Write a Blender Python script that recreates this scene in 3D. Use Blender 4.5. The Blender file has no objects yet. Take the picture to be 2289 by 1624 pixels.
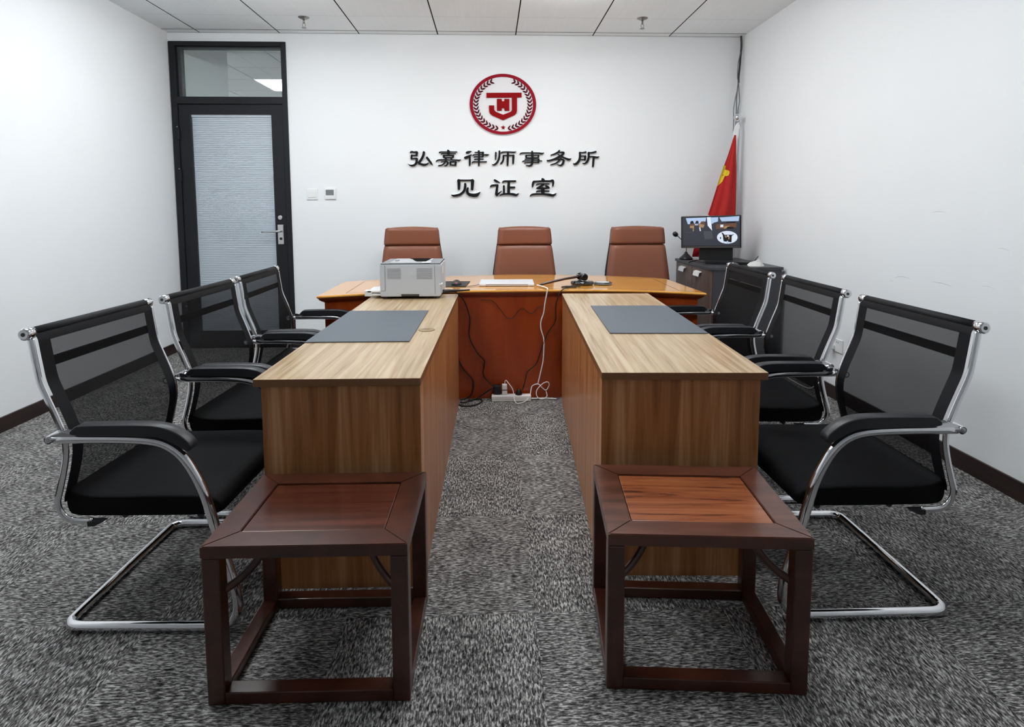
import bpy, bmesh, math, random
from mathutils import Vector, Matrix
random.seed(7)
PI = math.pi
C = bpy.context.scene.collection
scene = bpy.context.scene

# ------------------------------------------------------------------ camera
CAM_Z = 1.3118
PITCH, YAW, ROLL = 0.08904, 0.03759, -0.00264
FPX, CY = 1300.53, 581.5
cam = bpy.data.cameras.new('camera')
cam.sensor_width = 36.0
cam.lens = FPX * 36.0 / 2289.0
cam.shift_y = (CY - 812.0) / 2289.0
cam.clip_start = 0.05
co = bpy.data.objects.new('camera', cam); C.objects.link(co)
fw = Vector((math.sin(YAW)*math.cos(PITCH), math.cos(YAW)*math.cos(PITCH), -math.sin(PITCH)))
rt = Vector((math.cos(YAW), -math.sin(YAW), 0)); up = rt.cross(fw)
r2 = rt*math.cos(ROLL) + up*math.sin(ROLL); u2 = -rt*math.sin(ROLL) + up*math.cos(ROLL)
M = Matrix((( r2.x, u2.x, -fw.x, 0), (r2.y, u2.y, -fw.y, 0), (r2.z, u2.z, -fw.z, CAM_Z), (0, 0, 0, 1)))
co.matrix_world = M
scene.camera = co

# ------------------------------------------------------------------ world, exposure, lamp power
w = bpy.data.worlds.new('world'); scene.world = w; w.use_nodes = True
w.node_tree.nodes['Background'].inputs[0].default_value = (0.9, 0.95, 1.0, 1)
w.node_tree.nodes['Background'].inputs[1].default_value = 0.3
vs = scene.view_settings
vs.view_transform = 'Standard'; vs.look = 'None'; vs.gamma = 1.0; vs.use_curve_mapping = False
vs.exposure = 0.0
LAMP = 17.6            # radiance of the ceiling light panels
LAMP_COL = (0.94, 0.98, 1.0)
scene.cycles.max_bounces = 10
scene.cycles.transparent_max_bounces = 12
scene.cycles.use_denoising = True

# ------------------------------------------------------------------ materials
def srgb(r, g, b):
    f = lambda c: c/12.92 if c <= 0.04045 else ((c+0.055)/1.055)**2.4
    return (f(r/255), f(g/255), f(b/255), 1)
def new_mat(name):
    m = bpy.data.materials.new(name); m.use_nodes = True
    nt = m.node_tree; return m, nt, nt.nodes['Principled BSDF']
def mat(name, col, rough=0.5, metal=0.0, spec=0.5, noise=0.0, nscale=40, coat=0.0, bump=0.0):
    m, nt, b = new_mat(name)
    c = srgb(*col)
    b.inputs['Base Color'].default_value = c
    b.inputs['Roughness'].default_value = rough
    b.inputs['Metallic'].default_value = metal
    b.inputs['Specular IOR Level'].default_value = spec
    b.inputs['Coat Weight'].default_value = coat
    b.inputs['Coat Roughness'].default_value = 0.1
    if noise or bump:
        tc = nt.nodes.new('ShaderNodeTexCoord'); n = nt.nodes.new('ShaderNodeTexNoise')
        n.inputs['Scale'].default_value = nscale; n.inputs['Detail'].default_value = 5
        nt.links.new(tc.outputs['Object'], n.inputs['Vector'])
        if noise:
            mx = nt.nodes.new('ShaderNodeMixRGB')
            mx.inputs[1].default_value = tuple(max(0, v*(1-noise)) for v in c[:3]) + (1,)
            mx.inputs[2].default_value = tuple(min(1, v*(1+noise)) for v in c[:3]) + (1,)
            nt.links.new(n.outputs['Fac'], mx.inputs[0]); nt.links.new(mx.outputs[0], b.inputs['Base Color'])
        if bump:
            bp = nt.nodes.new('ShaderNodeBump'); bp.inputs['Strength'].default_value = bump; bp.inputs['Distance'].default_value = 0.002
            nt.links.new(n.outputs['Fac'], bp.inputs['Height']); nt.links.new(bp.outputs[0], b.inputs['Normal'])
    return m
def wood(name, cols, scale, rough=0.25, spec=0.5, detail=4.0, dist=0.6, coat=0.0, contrast=(0.3, 0.7)):
    """streaked wood: cols dark..light, scale per axis (small along the grain)"""
    m, nt, b = new_mat(name)
    tc = nt.nodes.new('ShaderNodeTexCoord'); mp = nt.nodes.new('ShaderNodeMapping')
    mp.inputs['Scale'].default_value = scale
    n = nt.nodes.new('ShaderNodeTexNoise'); n.inputs['Scale'].default_value = 1.0
    n.inputs['Detail'].default_value = detail; n.inputs['Roughness'].default_value = 0.62; n.inputs['Distortion'].default_value = dist
    cr = nt.nodes.new('ShaderNodeValToRGB')
    e = cr.color_ramp.elements
    lo, hi = contrast
    e[0].position = lo; e[0].color = srgb(*cols[0]); e[1].position = hi; e[1].color = srgb(*cols[-1])
    for i, c in enumerate(cols[1:-1]):
        el = e.new(lo + (hi-lo)*(i+1)/(len(cols)-1)); el.color = srgb(*c)
    nt.links.new(tc.outputs['Object'], mp.inputs['Vector']); nt.links.new(mp.outputs[0], n.inputs['Vector'])
    nt.links.new(n.outputs['Fac'], cr.inputs[0]); nt.links.new(cr.outputs[0], b.inputs['Base Color'])
    b.inputs['Roughness'].default_value = rough; b.inputs['Specular IOR Level'].default_value = spec
    b.inputs['Coat Weight'].default_value = coat; b.inputs['Coat Roughness'].default_value = 0.08
    return m
def emit(name, col, strength):
    m, nt, b = new_mat(name)
    b.inputs['Base Color'].default_value = srgb(*col)
    b.inputs['Emission Color'].default_value = srgb(*col)
    b.inputs['Emission Strength'].default_value = strength
    b.inputs['Roughness'].default_value = 0.4
    return m
def see_through(name, col, trans, rough=0.6):
    m, nt, b = new_mat(name)
    b.inputs['Base Color'].default_value = srgb(*col); b.inputs['Roughness'].default_value = rough; b.inputs['Specular IOR Level'].default_value = 0.12
    t = nt.nodes.new('ShaderNodeBsdfTransparent'); mx = nt.nodes.new('ShaderNodeMixShader')
    # fine woven grid of holes
    mx.inputs[0].default_value = trans
    out = nt.nodes['Material Output']
    nt.links.new(b.outputs[0], mx.inputs[1]); nt.links.new(t.outputs[0], mx.inputs[2]); nt.links.new(mx.outputs[0], out.inputs[0])
    return m

m_wall = mat('white_wall_paint', (238, 240, 242), 0.7, noise=0.012, nscale=3, spec=0.3)
m_ceil = wood('ceiling_tile_white', [(242, 246, 248), (246, 250, 252)], (60, 1.5, 1), rough=0.7, spec=0.3)
m_gap = mat('ceiling_gap_grey', (40, 40, 40), 0.8)
m_skirt = wood('dark_brown_baseboard', [(30, 20, 18), (48, 32, 28)], (1.5, 1.5, 40), rough=0.35)
m_black_alu = mat('black_powder_coated_aluminium', (24, 25, 29), 0.5, spec=0.3, noise=0.08, nscale=200)
m_dark_alu = mat('grey_metal_rebate', (62, 63, 66), 0.45)
m_blind = mat('pale_blind_slats', (222, 226, 232), 0.55)
m_steel = mat('satin_steel', (205, 205, 205), 0.28, metal=1.0)
m_chrome = mat('polished_chrome', (225, 225, 228), 0.08, metal=1.0)
m_black = mat('black_plastic', (22, 22, 24), 0.38)
m_gloss_black = mat('gloss_black_lacquer', (14, 12, 12), 0.12, coat=0.5)
m_pad = mat('black_armrest_pad', (34, 35, 39), 0.42)
m_seat = mat('black_seat_mesh', (8, 8, 10), 0.65, spec=0.10, noise=0.25, nscale=260, bump=0.4)
m_border = mat('black_mesh_border', (13, 13, 16), 0.6, spec=0.2)
m_mesh = see_through('black_see_through_mesh', (7, 7, 9), 0.18)
m_leather = mat('brown_leather', (128, 76, 55), 0.42, noise=0.06, nscale=90, bump=0.15)
m_leather_edge = mat('dark_leather_shell', (48, 28, 24), 0.45)
m_white_pl = mat('white_plastic', (236, 236, 236), 0.35)
m_grey_pl = mat('pale_grey_printer_plastic', (194, 199, 205), 0.5)
m_grey_pl2 = mat('mid_grey_printer_top', (134, 135, 138), 0.75, spec=0.2)
m_grey_rest = mat('pale_grey_paper_rest', (168, 169, 171), 0.8, spec=0.2)
m_matte_black = mat('matte_black_slot', (10, 10, 10), 0.9, spec=0.05)
m_dark_pl = mat('dark_grey_plastic', (66, 62, 60), 0.5)
m_lcd = mat('grey_lcd', (120, 124, 126), 0.3)
m_silver = mat('silver_aluminium', (222, 224, 228), 0.45, metal=0.3)
m_red = mat('emblem_red', (140, 8, 14), 0.6, spec=0.08)
m_red2 = mat('emblem_crimson_ring', (146, 18, 38), 0.6, spec=0.08)
m_leaf = mat('emblem_maroon_leaf', (80, 8, 24), 0.6, spec=0.08)
m_disc = mat('emblem_white_backing', (226, 224, 226), 0.5)
m_letter = mat('black_acrylic_letter', (12, 13, 16), 0.45, spec=0.2)
m_letter_w = mat('white_letter_halo', (240, 240, 240), 0.4)
m_blotter = mat('grey_blue_leatherette', (82, 89, 98), 0.5, noise=0.05, nscale=300, bump=0.1)
m_brass = mat('bronze_grommet', (150, 128, 92), 0.4, metal=0.3)
m_flag = mat('red_flag_cloth', (178, 18, 14), 0.75, noise=0.05, nscale=20)
m_yellow = mat('yellow_flag_emblem', (226, 196, 10), 0.7)
m_slate = mat('dark_slate_laminate', (58, 58, 62), 0.4, noise=0.1, nscale=60)
m_gcab = wood('brown_grey_cabinet_veneer', [(80, 62, 54), (104, 84, 74)], (30, 30, 2), rough=0.35)
m_blackcable = mat('black_cable', (20, 16, 16), 0.5)
m_whitecable = mat('white_cable', (250, 247, 245), 0.5)
m_greycable = mat('grey_cable', (120, 122, 124), 0.5)
m_darkcable = mat('dark_cable', (60, 60, 60), 0.6)
m_paper = mat('crumpled_white_paper', (214, 213, 210), 0.8)
OAK = [(124, 100, 72), (158, 132, 98), (176, 150, 116), (190, 168, 136)]
m_oak_top = wood('oak_laminate_lit', OAK, (40, 1.3, 8), rough=0.24, spec=0.5, contrast=(0.25, 0.62))  # paled and greyed: the sheen of light on the tops is in the colour
m_oak_front = wood('oak_laminate_shaded', [(116, 70, 37), (158, 101, 57), (180, 122, 75), (206, 154, 108)], (30, 30, 1.1), rough=0.3, contrast=(0.25, 0.68))  # same laminate as the tops, browner for the shade on upright faces
m_oak_edge = mat('brown_edge_band', (128, 88, 56), 0.35, noise=0.06, nscale=30)
CH = [(204, 134, 50), (224, 160, 74), (230, 170, 88)]
m_cherry = wood('cherry_gloss_top', CH, (1.2, 14, 8), rough=0.14, spec=0.6, coat=0.5, contrast=(0.3, 0.75))
m_cherry_p = wood('cherry_gloss_panel', [(126, 46, 11), (148, 58, 16), (160, 68, 22)], (6, 6, 1.0), rough=0.22, coat=0.3, contrast=(0.3, 0.75))  # same cherry as the top, darkened for the shade under it
ROSE = [(48, 22, 14), (74, 34, 22), (90, 43, 27)]
m_rose = wood('dark_rosewood', [(46, 22, 15), (66, 32, 22), (80, 41, 28)], (8, 8, 8), rough=0.28, coat=0.25)
m_rose_panel = wood('red_rosewood_panel', ROSE, (1.6, 42, 8), rough=0.26, coat=0.25, contrast=(0.3, 0.7))
m_rose_panel2 = wood('orange_rosewood_panel', [(58, 26, 15), (118, 62, 36), (138, 78, 46), (146, 86, 54)], (2.2, 34, 8), rough=0.26, coat=0.25, dist=1.4, contrast=(0.3, 0.62))
m_rose2 = wood('brown_rosewood_border', [(54, 28, 20), (84, 46, 33), (100, 58, 43)], (3, 22, 8), rough=0.28, coat=0.25)
m_gavel = mat('dark_walnut_gavel', (48, 22, 18), 0.2, coat=0.4)

# glass pane of the transom
m_glass, nt, b = new_mat('clear_pane_glass')
gl = nt.nodes.new('ShaderNodeBsdfGlossy'); gl.inputs['Roughness'].default_value = 0.02
tr = nt.nodes.new('ShaderNodeBsdfTransparent'); tr.inputs[0].default_value = (0.90, 0.93, 0.92, 1)
mx = nt.nodes.new('ShaderNodeMixShader'); mx.inputs[0].default_value = 0.07
nt.links.new(tr.outputs[0], mx.inputs[1]); nt.links.new(gl.outputs[0], mx.inputs[2])
nt.links.new(mx.outputs[0], nt.nodes['Material Output'].inputs[0])

# carpet tiles: streaked loop pile, the streak direction differs from tile to tile
m_carpet, nt, b = new_mat('streaked_grey_carpet')
def N(t, **k):
    n = nt.nodes.new(t)
    for a, v in k.items(): setattr(n, a, v)
    return n
tc = N('ShaderNodeTexCoord'); sep = N('ShaderNodeSeparateXYZ'); nt.links.new(tc.outputs['Object'], sep.inputs[0])
def mth(op, a, bb=None):
    n = N('ShaderNodeMath', operation=op)
    for i, v in enumerate((a, bb)):
        if v is None: continue
        if isinstance(v, (int, float)): n.inputs[i].default_value = v
        else: nt.links.new(v, n.inputs[i])
    return n.outputs[0]
TS = 0.61
ix = mth('FLOOR', mth('DIVIDE', mth('SUBTRACT', sep.outputs[0], 0.14), TS)); iy = mth('FLOOR', mth('DIVIDE', mth('SUBTRACT', sep.outputs[1], 2.39), TS))
swap = mth('GREATER_THAN', mth('FRACT', mth('MULTIPLY', mth('ADD', ix, iy), 0.5)), 0.25)   # checkerboard of tile directions
def streak(sx, sy):
    mp = N('ShaderNodeMapping'); mp.inputs['Scale'].default_value = (sx, sy, 1)
    nt.links.new(tc.outputs['Object'], mp.inputs['Vector'])
    n = N('ShaderNodeTexNoise'); n.inputs['Scale'].default_value = 1; n.inputs['Detail'].default_value = 3; n.inputs['Roughness'].default_value = 0.65
    n.inputs['Distortion'].default_value = 0.5
    nt.links.new(mp.outputs[0], n.inputs['Vector']); return n.outputs['Fac']
mixf = N('ShaderNodeMixRGB'); nt.links.new(swap, mixf.inputs[0])
nt.links.new(streak(46, 200), mixf.inputs[1]); nt.links.new(streak(180, 52), mixf.inputs[2])
cr = N('ShaderNodeValToRGB'); e = cr.color_ramp.elements
e[0].position = 0.36; e[0].color = srgb(34, 33, 34); e[1].position = 0.65; e[1].color = srgb(198, 196, 194)
el = e.new(0.5); el.color = srgb(102, 100, 99)
big = N('ShaderNodeTexNoise'); big.inputs['Scale'].default_value = 9; big.inputs['Detail'].default_value = 2; nt.links.new(tc.outputs['Object'], big.inputs['Vector'])
var = mth('ADD', mixf.outputs[0], mth('MULTIPLY', mth('SUBTRACT', big.outputs['Fac'], 0.5), 0.13))
nt.links.new(var, cr.inputs[0]); nt.links.new(cr.outputs[0], b.inputs['Base Color'])
b.inputs['Roughness'].default_value = 0.95; b.inputs['Specular IOR Level'].default_value = 0.1
bp = N('ShaderNodeBump'); bp.inputs['Strength'].default_value = 0.5; bp.inputs['Distance'].default_value = 0.004
nt.links.new(mixf.outputs[0], bp.inputs['Height']); nt.links.new(bp.outputs[0], b.inputs['Normal'])

# ------------------------------------------------------------------ mesh helpers
def V(*a): return Vector(a)
def add_box(bm, x0, x1, y0, y1, z0, z1, bev=0.0, seg=2):
    vs_ = [bm.verts.new((x, y, z)) for x in (x0, x1) for y in (y0, y1) for z in (z0, z1)]
    idx = [(0,1,3,2), (4,6,7,5), (0,4,5,1), (2,3,7,6), (0,2,6,4), (1,5,7,3)]
    fs = [bm.faces.new([vs_[i] for i in f]) for f in idx]
    if bev:
        es = list({e for f in fs for e in f.edges})
        bmesh.ops.bevel(bm, geom=es, offset=bev, segments=seg, profile=0.5, affect='EDGES')
    return bm
def box(*a, **k): return add_box(bmesh.new(), *a, **k)
def add_tube(bm, pts, r, n=10, closed=False, flat=None, caps=True):
    """tube along pts; r a number or list; flat=(ra, rb, side vector): oval section"""
    pts = [Vector(p) for p in pts]; L = len(pts)
    rs = r if isinstance(r, (list, tuple)) else [r]*L
    rings = []; prev = None
    for i, p in enumerate(pts):
        a = pts[(i-1) % L] if (i > 0 or closed) else pts[i]
        c = pts[(i+1) % L] if (i < L-1 or closed) else pts[i]
        t = (c-a).normalized()
        if flat: ref = Vector(flat[2])
        elif prev is not None: ref = prev
        else: ref = Vector((0, 0, 1)) if abs(t.z) < 0.9 else Vector((1, 0, 0))
        u = (ref - t*ref.dot(t))
        if u.length < 1e-6: u = t.orthogonal()
        u.normalize(); v = t.cross(u); prev = u
        ra, rb = (flat[0], flat[1]) if flat else (rs[i], rs[i])
        rings.append([bm.verts.new(p + u*ra*math.cos(2*PI*k/n) + v*rb*math.sin(2*PI*k/n)) for k in range(n)])
    m = L if closed else L-1
    for i in range(m):
        A, B = rings[i], rings[(i+1) % L]
        for k in range(n):
            f = bm.faces.new((A[k], A[(k+1) % n], B[(k+1) % n], B[k])); f.smooth = True
    if caps and not closed:
        bm.faces.new(rings[0][::-1]); bm.faces.new(rings[-1])
    return bm
def tube(*a, **k): return add_tube(bmesh.new(), *a, **k)
def spline(pts, n=6, closed=False):
    pts = [Vector(p) for p in pts]; L = len(pts); out = []
    rng = range(L) if closed else range(L-1)
    for i in rng:
        g = (lambda k: pts[k % L]) if closed else (lambda k: pts[max(0, min(L-1, k))])
        p0, p1, p2, p3 = g(i-1), g(i), g(i+1), g(i+2)
        for k in range(n):
            t = k/n
            out.append(0.5*((2*p1) + (p2-p0)*t + (2*p0-5*p1+4*p2-p3)*t*t + (3*p1-p0-3*p2+p3)*t**3))
    if not closed: out.append(pts[-1])
    return out
def add_prism(bm, poly, axis, a0, a1, bev=0.0):
    """extrude 2D polygon: axis 'x' -> (y,z), 'y' -> (x,z), 'z' -> (x,y)"""
    def mk(p, a):
        return {'x': (a, p[0], p[1]), 'y': (p[0], a, p[1]), 'z': (p[0], p[1], a)}[axis]
    A = [bm.verts.new(mk(p, a0)) for p in poly]; B = [bm.verts.new(mk(p, a1)) for p in poly]
    fs = [bm.faces.new(A), bm.faces.new(B[::-1])]
    n = len(poly)
    for i in range(n): fs.append(bm.faces.new((A[i], B[i], B[(i+1) % n], A[(i+1) % n])))
    bmesh.ops.recalc_face_normals(bm, faces=fs)
    if bev:
        es = [e for e in fs[1].edges] + [e for e in fs[0].edges]
        bmesh.ops.bevel(bm, geom=es, offset=bev, segments=2, affect='EDGES')
    elif n > 4:
        bmesh.ops.triangulate(bm, faces=fs[:2], ngon_method='EAR_CLIP')
    return bm
def prism(*a, **k): return add_prism(bmesh.new(), *a, **k)
def add_lathe(bm, prof, c=(0, 0, 0), n=24, axis='z', sx=1.0, smooth=True):
    rings = []
    for r, h in prof:
        ring = []
        for k in range(n):
            a = 2*PI*k/n; x, y = r*math.cos(a)*sx, r*math.sin(a)
            p = {'z': (x, y, h), 'y': (x, h, y), 'x': (h, x, y)}[axis]
            ring.append(bm.verts.new((c[0]+p[0], c[1]+p[1], c[2]+p[2])))
        rings.append(ring)
    fs = []
    for A, B in zip(rings, rings[1:]):
        for k in range(n):
            f = bm.faces.new((A[k], A[(k+1) % n], B[(k+1) % n], B[k])); f.smooth = smooth; fs.append(f)
    fs.append(bm.faces.new(rings[0][::-1])); fs.append(bm.faces.new(rings[-1]))
    bmesh.ops.recalc_face_normals(bm, faces=fs)
    return bm
def lathe(*a, **k): return add_lathe(bmesh.new(), *a, **k)
def add_sphere(bm, c, r, sc=(1, 1, 1), u=20, v=12):
    g = bmesh.ops.create_uvsphere(bm, u_segments=u, v_segments=v, radius=r)
    for vv in g['verts']:
        vv.co = Vector((vv.co.x*sc[0]+c[0], vv.co.y*sc[1]+c[1], vv.co.z*sc[2]+c[2]))
    for f in bm.faces: f.smooth = True
    return bm
def obj(name, bm, m, parent=None, subsurf=0):
    bmesh.ops.recalc_face_normals(bm, faces=bm.faces[:]) if False else None
    me = bpy.data.meshes.new(name); bm.to_mesh(me); bm.free()
    for mm in (m if isinstance(m, (list, tuple)) else [m]): me.materials.append(mm)
    o = bpy.data.objects.new(name, me); C.objects.link(o)
    if parent: o.parent = parent
    if subsurf:
        s = o.modifiers.new('smooth', 'SUBSURF'); s.levels = s.render_levels = subsurf
        for p in me.polygons: p.use_smooth = True
    return o
def tag(o, label, cat, group=None):
    o['label'] = label; o['category'] = cat
    if group: o['group'] = group
    return o
def thing(name, label, cat, loc=(0, 0, 0), rotz=0, group=None):
    o = bpy.data.objects.new(name, None); C.objects.link(o)
    o.location = loc; o.rotation_euler = (0, 0, rotz); o.empty_display_size = 0.1
    return tag(o, label, cat, group)
def struct(name, bm=None, m=None, loc=(0, 0, 0)):
    if bm is None:
        o = bpy.data.objects.new(name, None); C.objects.link(o); o.location = loc
    else: o = obj(name, bm, m)
    o['kind'] = 'structure'; return o
def kids(o): return [c for c in C.objects if c.parent == o]
def dup(root, loc, rotz, label, group=None):
    r = root.copy(); C.objects.link(r); r.location = loc; r.rotation_euler = (0, 0, rotz)
    r['label'] = label
    if group: r['group'] = group
    for ch in kids(root):
        c = ch.copy(); C.objects.link(c); c.parent = r
        for g in kids(ch):
            d = g.copy(); C.objects.link(d); d.parent = c
    return r

# ------------------------------------------------------------------ room shell
XL, XR, D, H = -2.899, 2.365, 5.52, 2.90
YB = -3.2
DX0, DX1, DZ = -2.889, -1.848, 2.822      # door opening
BB = 0.0915
struct('floor', box(-4.6, XR+0.1, YB-0.1, 9.5, -0.1, 0), m_carpet)
struct('wall_left', box(XL-0.1, XL, YB, D+0.1, 0, H), m_wall)
struct('wall_right', box(XR, XR+0.1, YB, D+0.1, 0, H), m_wall)
struct('wall_front', box(XL-0.1, XR+0.1, YB-0.1, YB, 0, H), m_wall)
bm = bmesh.new()
add_box(bm, DX1, XR, D, D+0.1, 0, H); add_box(bm, XL, DX1, D, D+0.1, DZ, H)
struct('wall_back', bm, m_wall)
# ceiling: tiles with open joints under a grey slab
T0, TSP = -2.609, 0.7138
xs = [XL] + [T0 + i*TSP for i in range(7)] + [XR]
bm = bmesh.new()
for i in range(8):
    a, c = xs[i]+(0.0 if i == 0 else 0.005), xs[i+1]-(0.0 if i == 7 else 0.005)
    yy = YB
    for y1 in (-1.4, 0.6, 2.6, 5.02, 5.425, D):
        add_box(bm, a, c, yy+0.0006, y1-(0.010 if y1 == 5.425 else (0.007 if y1 == D else 0.0006)), H, H+0.012); yy = y1
ce = struct('ceiling', bm, [m_ceil, m_gap])
for p in ce.data.polygons:
    if abs(p.normal.z) < 0.5: p.material_index = 1     # dark edges of the suspended tiles
bm = box(XL-0.1, XR+0.1, YB-0.1, D+0.1, H+0.0125, H+0.1)
struct('ceiling_slab', bm, m_gap).name = 'trim_1'
def baseboard(name, x0, x1, y0, y1):
    bm = box(x0, x1, y0, y1, 0, BB, bev=0.003)
    return struct(name, bm, m_skirt)
baseboard('baseboard_left', XL, XL+0.014, YB, D)
baseboard('baseboard_right', XR-0.014, XR, YB, D)
baseboard('baseboard_back', DX1+0.002, XR-0.014, D-0.014, D)
baseboard('baseboard_front', XL+0.014, XR-0.014, YB, YB+0.014)

# the room beyond the door, seen through the transom pane
bm = bmesh.new()
for i in range(9):
    xa = -2.888 - 2*0.62 + i*0.62
    yy = D+0.1
    for y1 in (6.185, 6.835, 7.46, 8.15, 9.4):
        if not (i == 2 and y1 == 8.15): add_box(bm, xa+0.007, xa+0.613, yy+0.007, y1-0.007, H, H+0.012)
        yy = y1
struct('ceiling_beyond', bm, m_ceil).name = 'ceiling_2'
struct('trim_2', box(-4.6, XR+0.1, D+0.1, 9.5, H+0.0125, H+0.1), m_gap)
struct('wall_corner', prism([(-2.86, D+0.13), (-2.67, 6.2), (-3.3, 6.2), (-3.3, D+0.13)], 'z', 0, H), m_wall)
struct('wall_far', box(-4.6, XR+0.1, 9.4, 9.5, 0, H), m_wall)
struct('wall_far_left', box(-4.6, -4.5, D+0.1, 9.4, 0, H), m_wall)
struct('wall_far_right', box(0.4, 0.5, D+0.1, 9.4, 0, H), m_wall)
m_lamp2 = emit('lit_diffuser_beyond', (255, 255, 255), 42.0)
lt = thing('ceiling_light', 'lit square ceiling panel seen through the pane above the door', 'ceiling light', (-2.578, 7.805, H))
obj('frame', box(-0.306, 0.306, -0.34, 0.34, 0.004, 0.012), m_white_pl, lt)
obj('diffuser', box(-0.296, 0.296, -0.33, 0.33, -0.003, 0.004), m_lamp2, lt)
# ceiling lights of this room, in the tile grid
m_lamp, nt, b = new_mat('lit_diffuser')
b.inputs['Base Color'].default_value = (0.9, 0.9, 0.9, 1)
b.inputs['Emission Color'].default_value = LAMP_COL + (1,)
b.inputs['Emission Strength'].default_value = LAMP
lamp0 = None
for x, row in ((-1.538, 'left'), (0.604, 'right')):
    for y, w_ in ((2.1, 'centre'), (3.93, 'front')):
        lab = 'lit square ceiling panel over the %s of the room, %s row' % ({'rear': 'stools', 'centre': 'tables', 'front': 'bench'}[w_], row)
        if lamp0 is None:
            lamp0 = thing('ceiling_light', lab, 'ceiling light', (x, y, H), 0, 'square ceiling panels of the room')
            bm = bmesh.new()
            for s in (-1, 1):
                add_box(bm, s*0.335-0.012, s*0.335+0.012, -0.347, 0.347, -0.005, 0.0)
                add_box(bm, -0.323, 0.323, s*0.335-0.012, s*0.335+0.012, -0.005, 0.0)
            obj('frame', bm, m_white_pl, lamp0)
            obj('diffuser', box(-0.323, 0.323, -0.323, 0.323, -0.095, -0.001, 0.004), m_lamp, lamp0)  # box drawn deep, its glowing sides added to brighten the ceiling
        else: dup(lamp0, (x, y, H), 0, lab)

# ------------------------------------------------------------------ door with transom
door = struct('door_1', loc=(0, D, 0))
FY0, FY1 = -0.012, 0.1
def frame_rect(bm, x0, x1, z0, z1, wl, wr, wt, wb, y0, y1, bev=0.002):
    add_box(bm, x0, x0+wl, y0, y1, z0, z1, bev); add_box(bm, x1-wr, x1, y0, y1, z0, z1, bev)
    add_box(bm, x0+wl, x1-wr, y0, y1, z1-wt, z1, bev)
    if wb: add_box(bm, x0+wl, x1-wr, y0, y1, z0, z0+wb, bev)
bm = bmesh.new()
frame_rect(bm, DX0, DX1, 0, DZ, 0.052, 0.045, 0.038, 0, FY0, FY1)
add_box(bm, DX0+0.052, DX1-0.045, FY0, FY1, 2.268, 2.332, 0.002)
fr = obj('door_frame', bm, m_black_alu, door)
# rebate around the transom pane, deeper in
bm = bmesh.new(); frame_rect(bm, DX0+0.053, DX1-0.046, 2.333, DZ-0.039, 0.032, 0.004, 0.016, 0.004, 0.03, 0.09, 0.001)
obj('transom_rebate', bm, m_dark_alu, door)
obj('transom_pane', box(DX0+0.086, DX1-0.051, 0.056, 0.062, 2.338, DZ-0.056), m_glass, door)
LX0, LX1, LZ = -2.835, -1.896, 2.264
bm = bmesh.new()
GX0, GX1, GZ0, GZ1 = -2.732, -2.003, 0.16, 2.176
frame_rect(bm, LX0, LX1, 0.008, LZ, GX0-LX0, LX1-GX1, LZ-GZ1, GZ0-0.008, -0.002, 0.05, 0.003)
leaf = obj('door_leaf', bm, m_black_alu, door)
bm = bmesh.new()
nz = 118; dz = (GZ1-GZ0-0.03)/nz
for i in range(nz):
    z = GZ0+0.004 + i*dz
    add_box(bm, GX0+0.004, GX1-0.004, 0.026, 0.028 + 0.006*0, z, z+dz*0.80)
    add_box(bm, GX0+0.004, GX1-0.004, 0.028, 0.034, z+dz*0.72, z+dz*0.86)
add_box(bm, GX0+0.002, GX1-0.002, 0.018, 0.036, GZ1-0.024, GZ1-0.002)
obj('blind', bm, m_blind, leaf)
m_pane, nt, b = new_mat('door_pane_glass')
gl = nt.nodes.new('ShaderNodeBsdfGlossy'); gl.inputs['Roughness'].default_value = 0.08
tr = nt.nodes.new('ShaderNodeBsdfTransparent'); tr.inputs[0].default_value = (0.93, 0.95, 0.96, 1)
mx = nt.nodes.new('ShaderNodeMixShader'); mx.inputs[0].default_value = 0.06
nt.links.new(tr.outputs[0], mx.inputs[1]); nt.links.new(gl.outputs[0], mx.inputs[2])
nt.links.new(mx.outputs[0], nt.nodes['Material Output'].inputs[0])
obj('pane', box(GX0-0.004, GX1+0.004, 0.008, 0.012, GZ0-0.004, GZ1+0.004), m_pane, leaf)
obj('back_sheet', box(GX0-0.004, GX1+0.004, 0.042, 0.046, GZ0-0.004, GZ1+0.004), m_blind, leaf)
for z in (2.0, 1.62, 0.35):
    bm = box(LX0-0.016, LX0+0.010, -0.026, -0.012, z-0.055, z+0.055, 0.004)
    hg = obj('hinge', bm, m_black_alu, door)
    obj('hinge_pin', lathe([(0.006, 0), (0.006, 0.008)], (LX0-0.004, -0.03, z+0.055), 10), m_steel, hg)
hp = obj('handle_plate', box(-1.980, -1.925, -0.010, -0.002, 0.983, 1.166, 0.003), m_steel, leaf)
bm = tube([(-1.952, -0.008, 1.105), (-1.952, -0.052, 1.105)], 0.010)
add_tube(bm, [(-1.945, -0.05, 1.106), (-1.98, -0.054, 1.104), (-2.06, -0.054, 1.098), (-2.115, -0.052, 1.096)], [0.009, 0.009, 0.008, 0.007])
obj('lever', bm, m_steel, leaf)
bm = lathe([(0.013, -0.013), (0.013, -0.008)], (-1.952, 0, 1.035), 16, 'y')
obj('keyhole', bm, m_black, leaf)
obj('door_knob', lathe([(0.018, -0.014), (0.0215, -0.010), (0.0215, -0.002)], (-1.953, 0, 1.232), 20, 'y'), m_steel, leaf)

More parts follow.
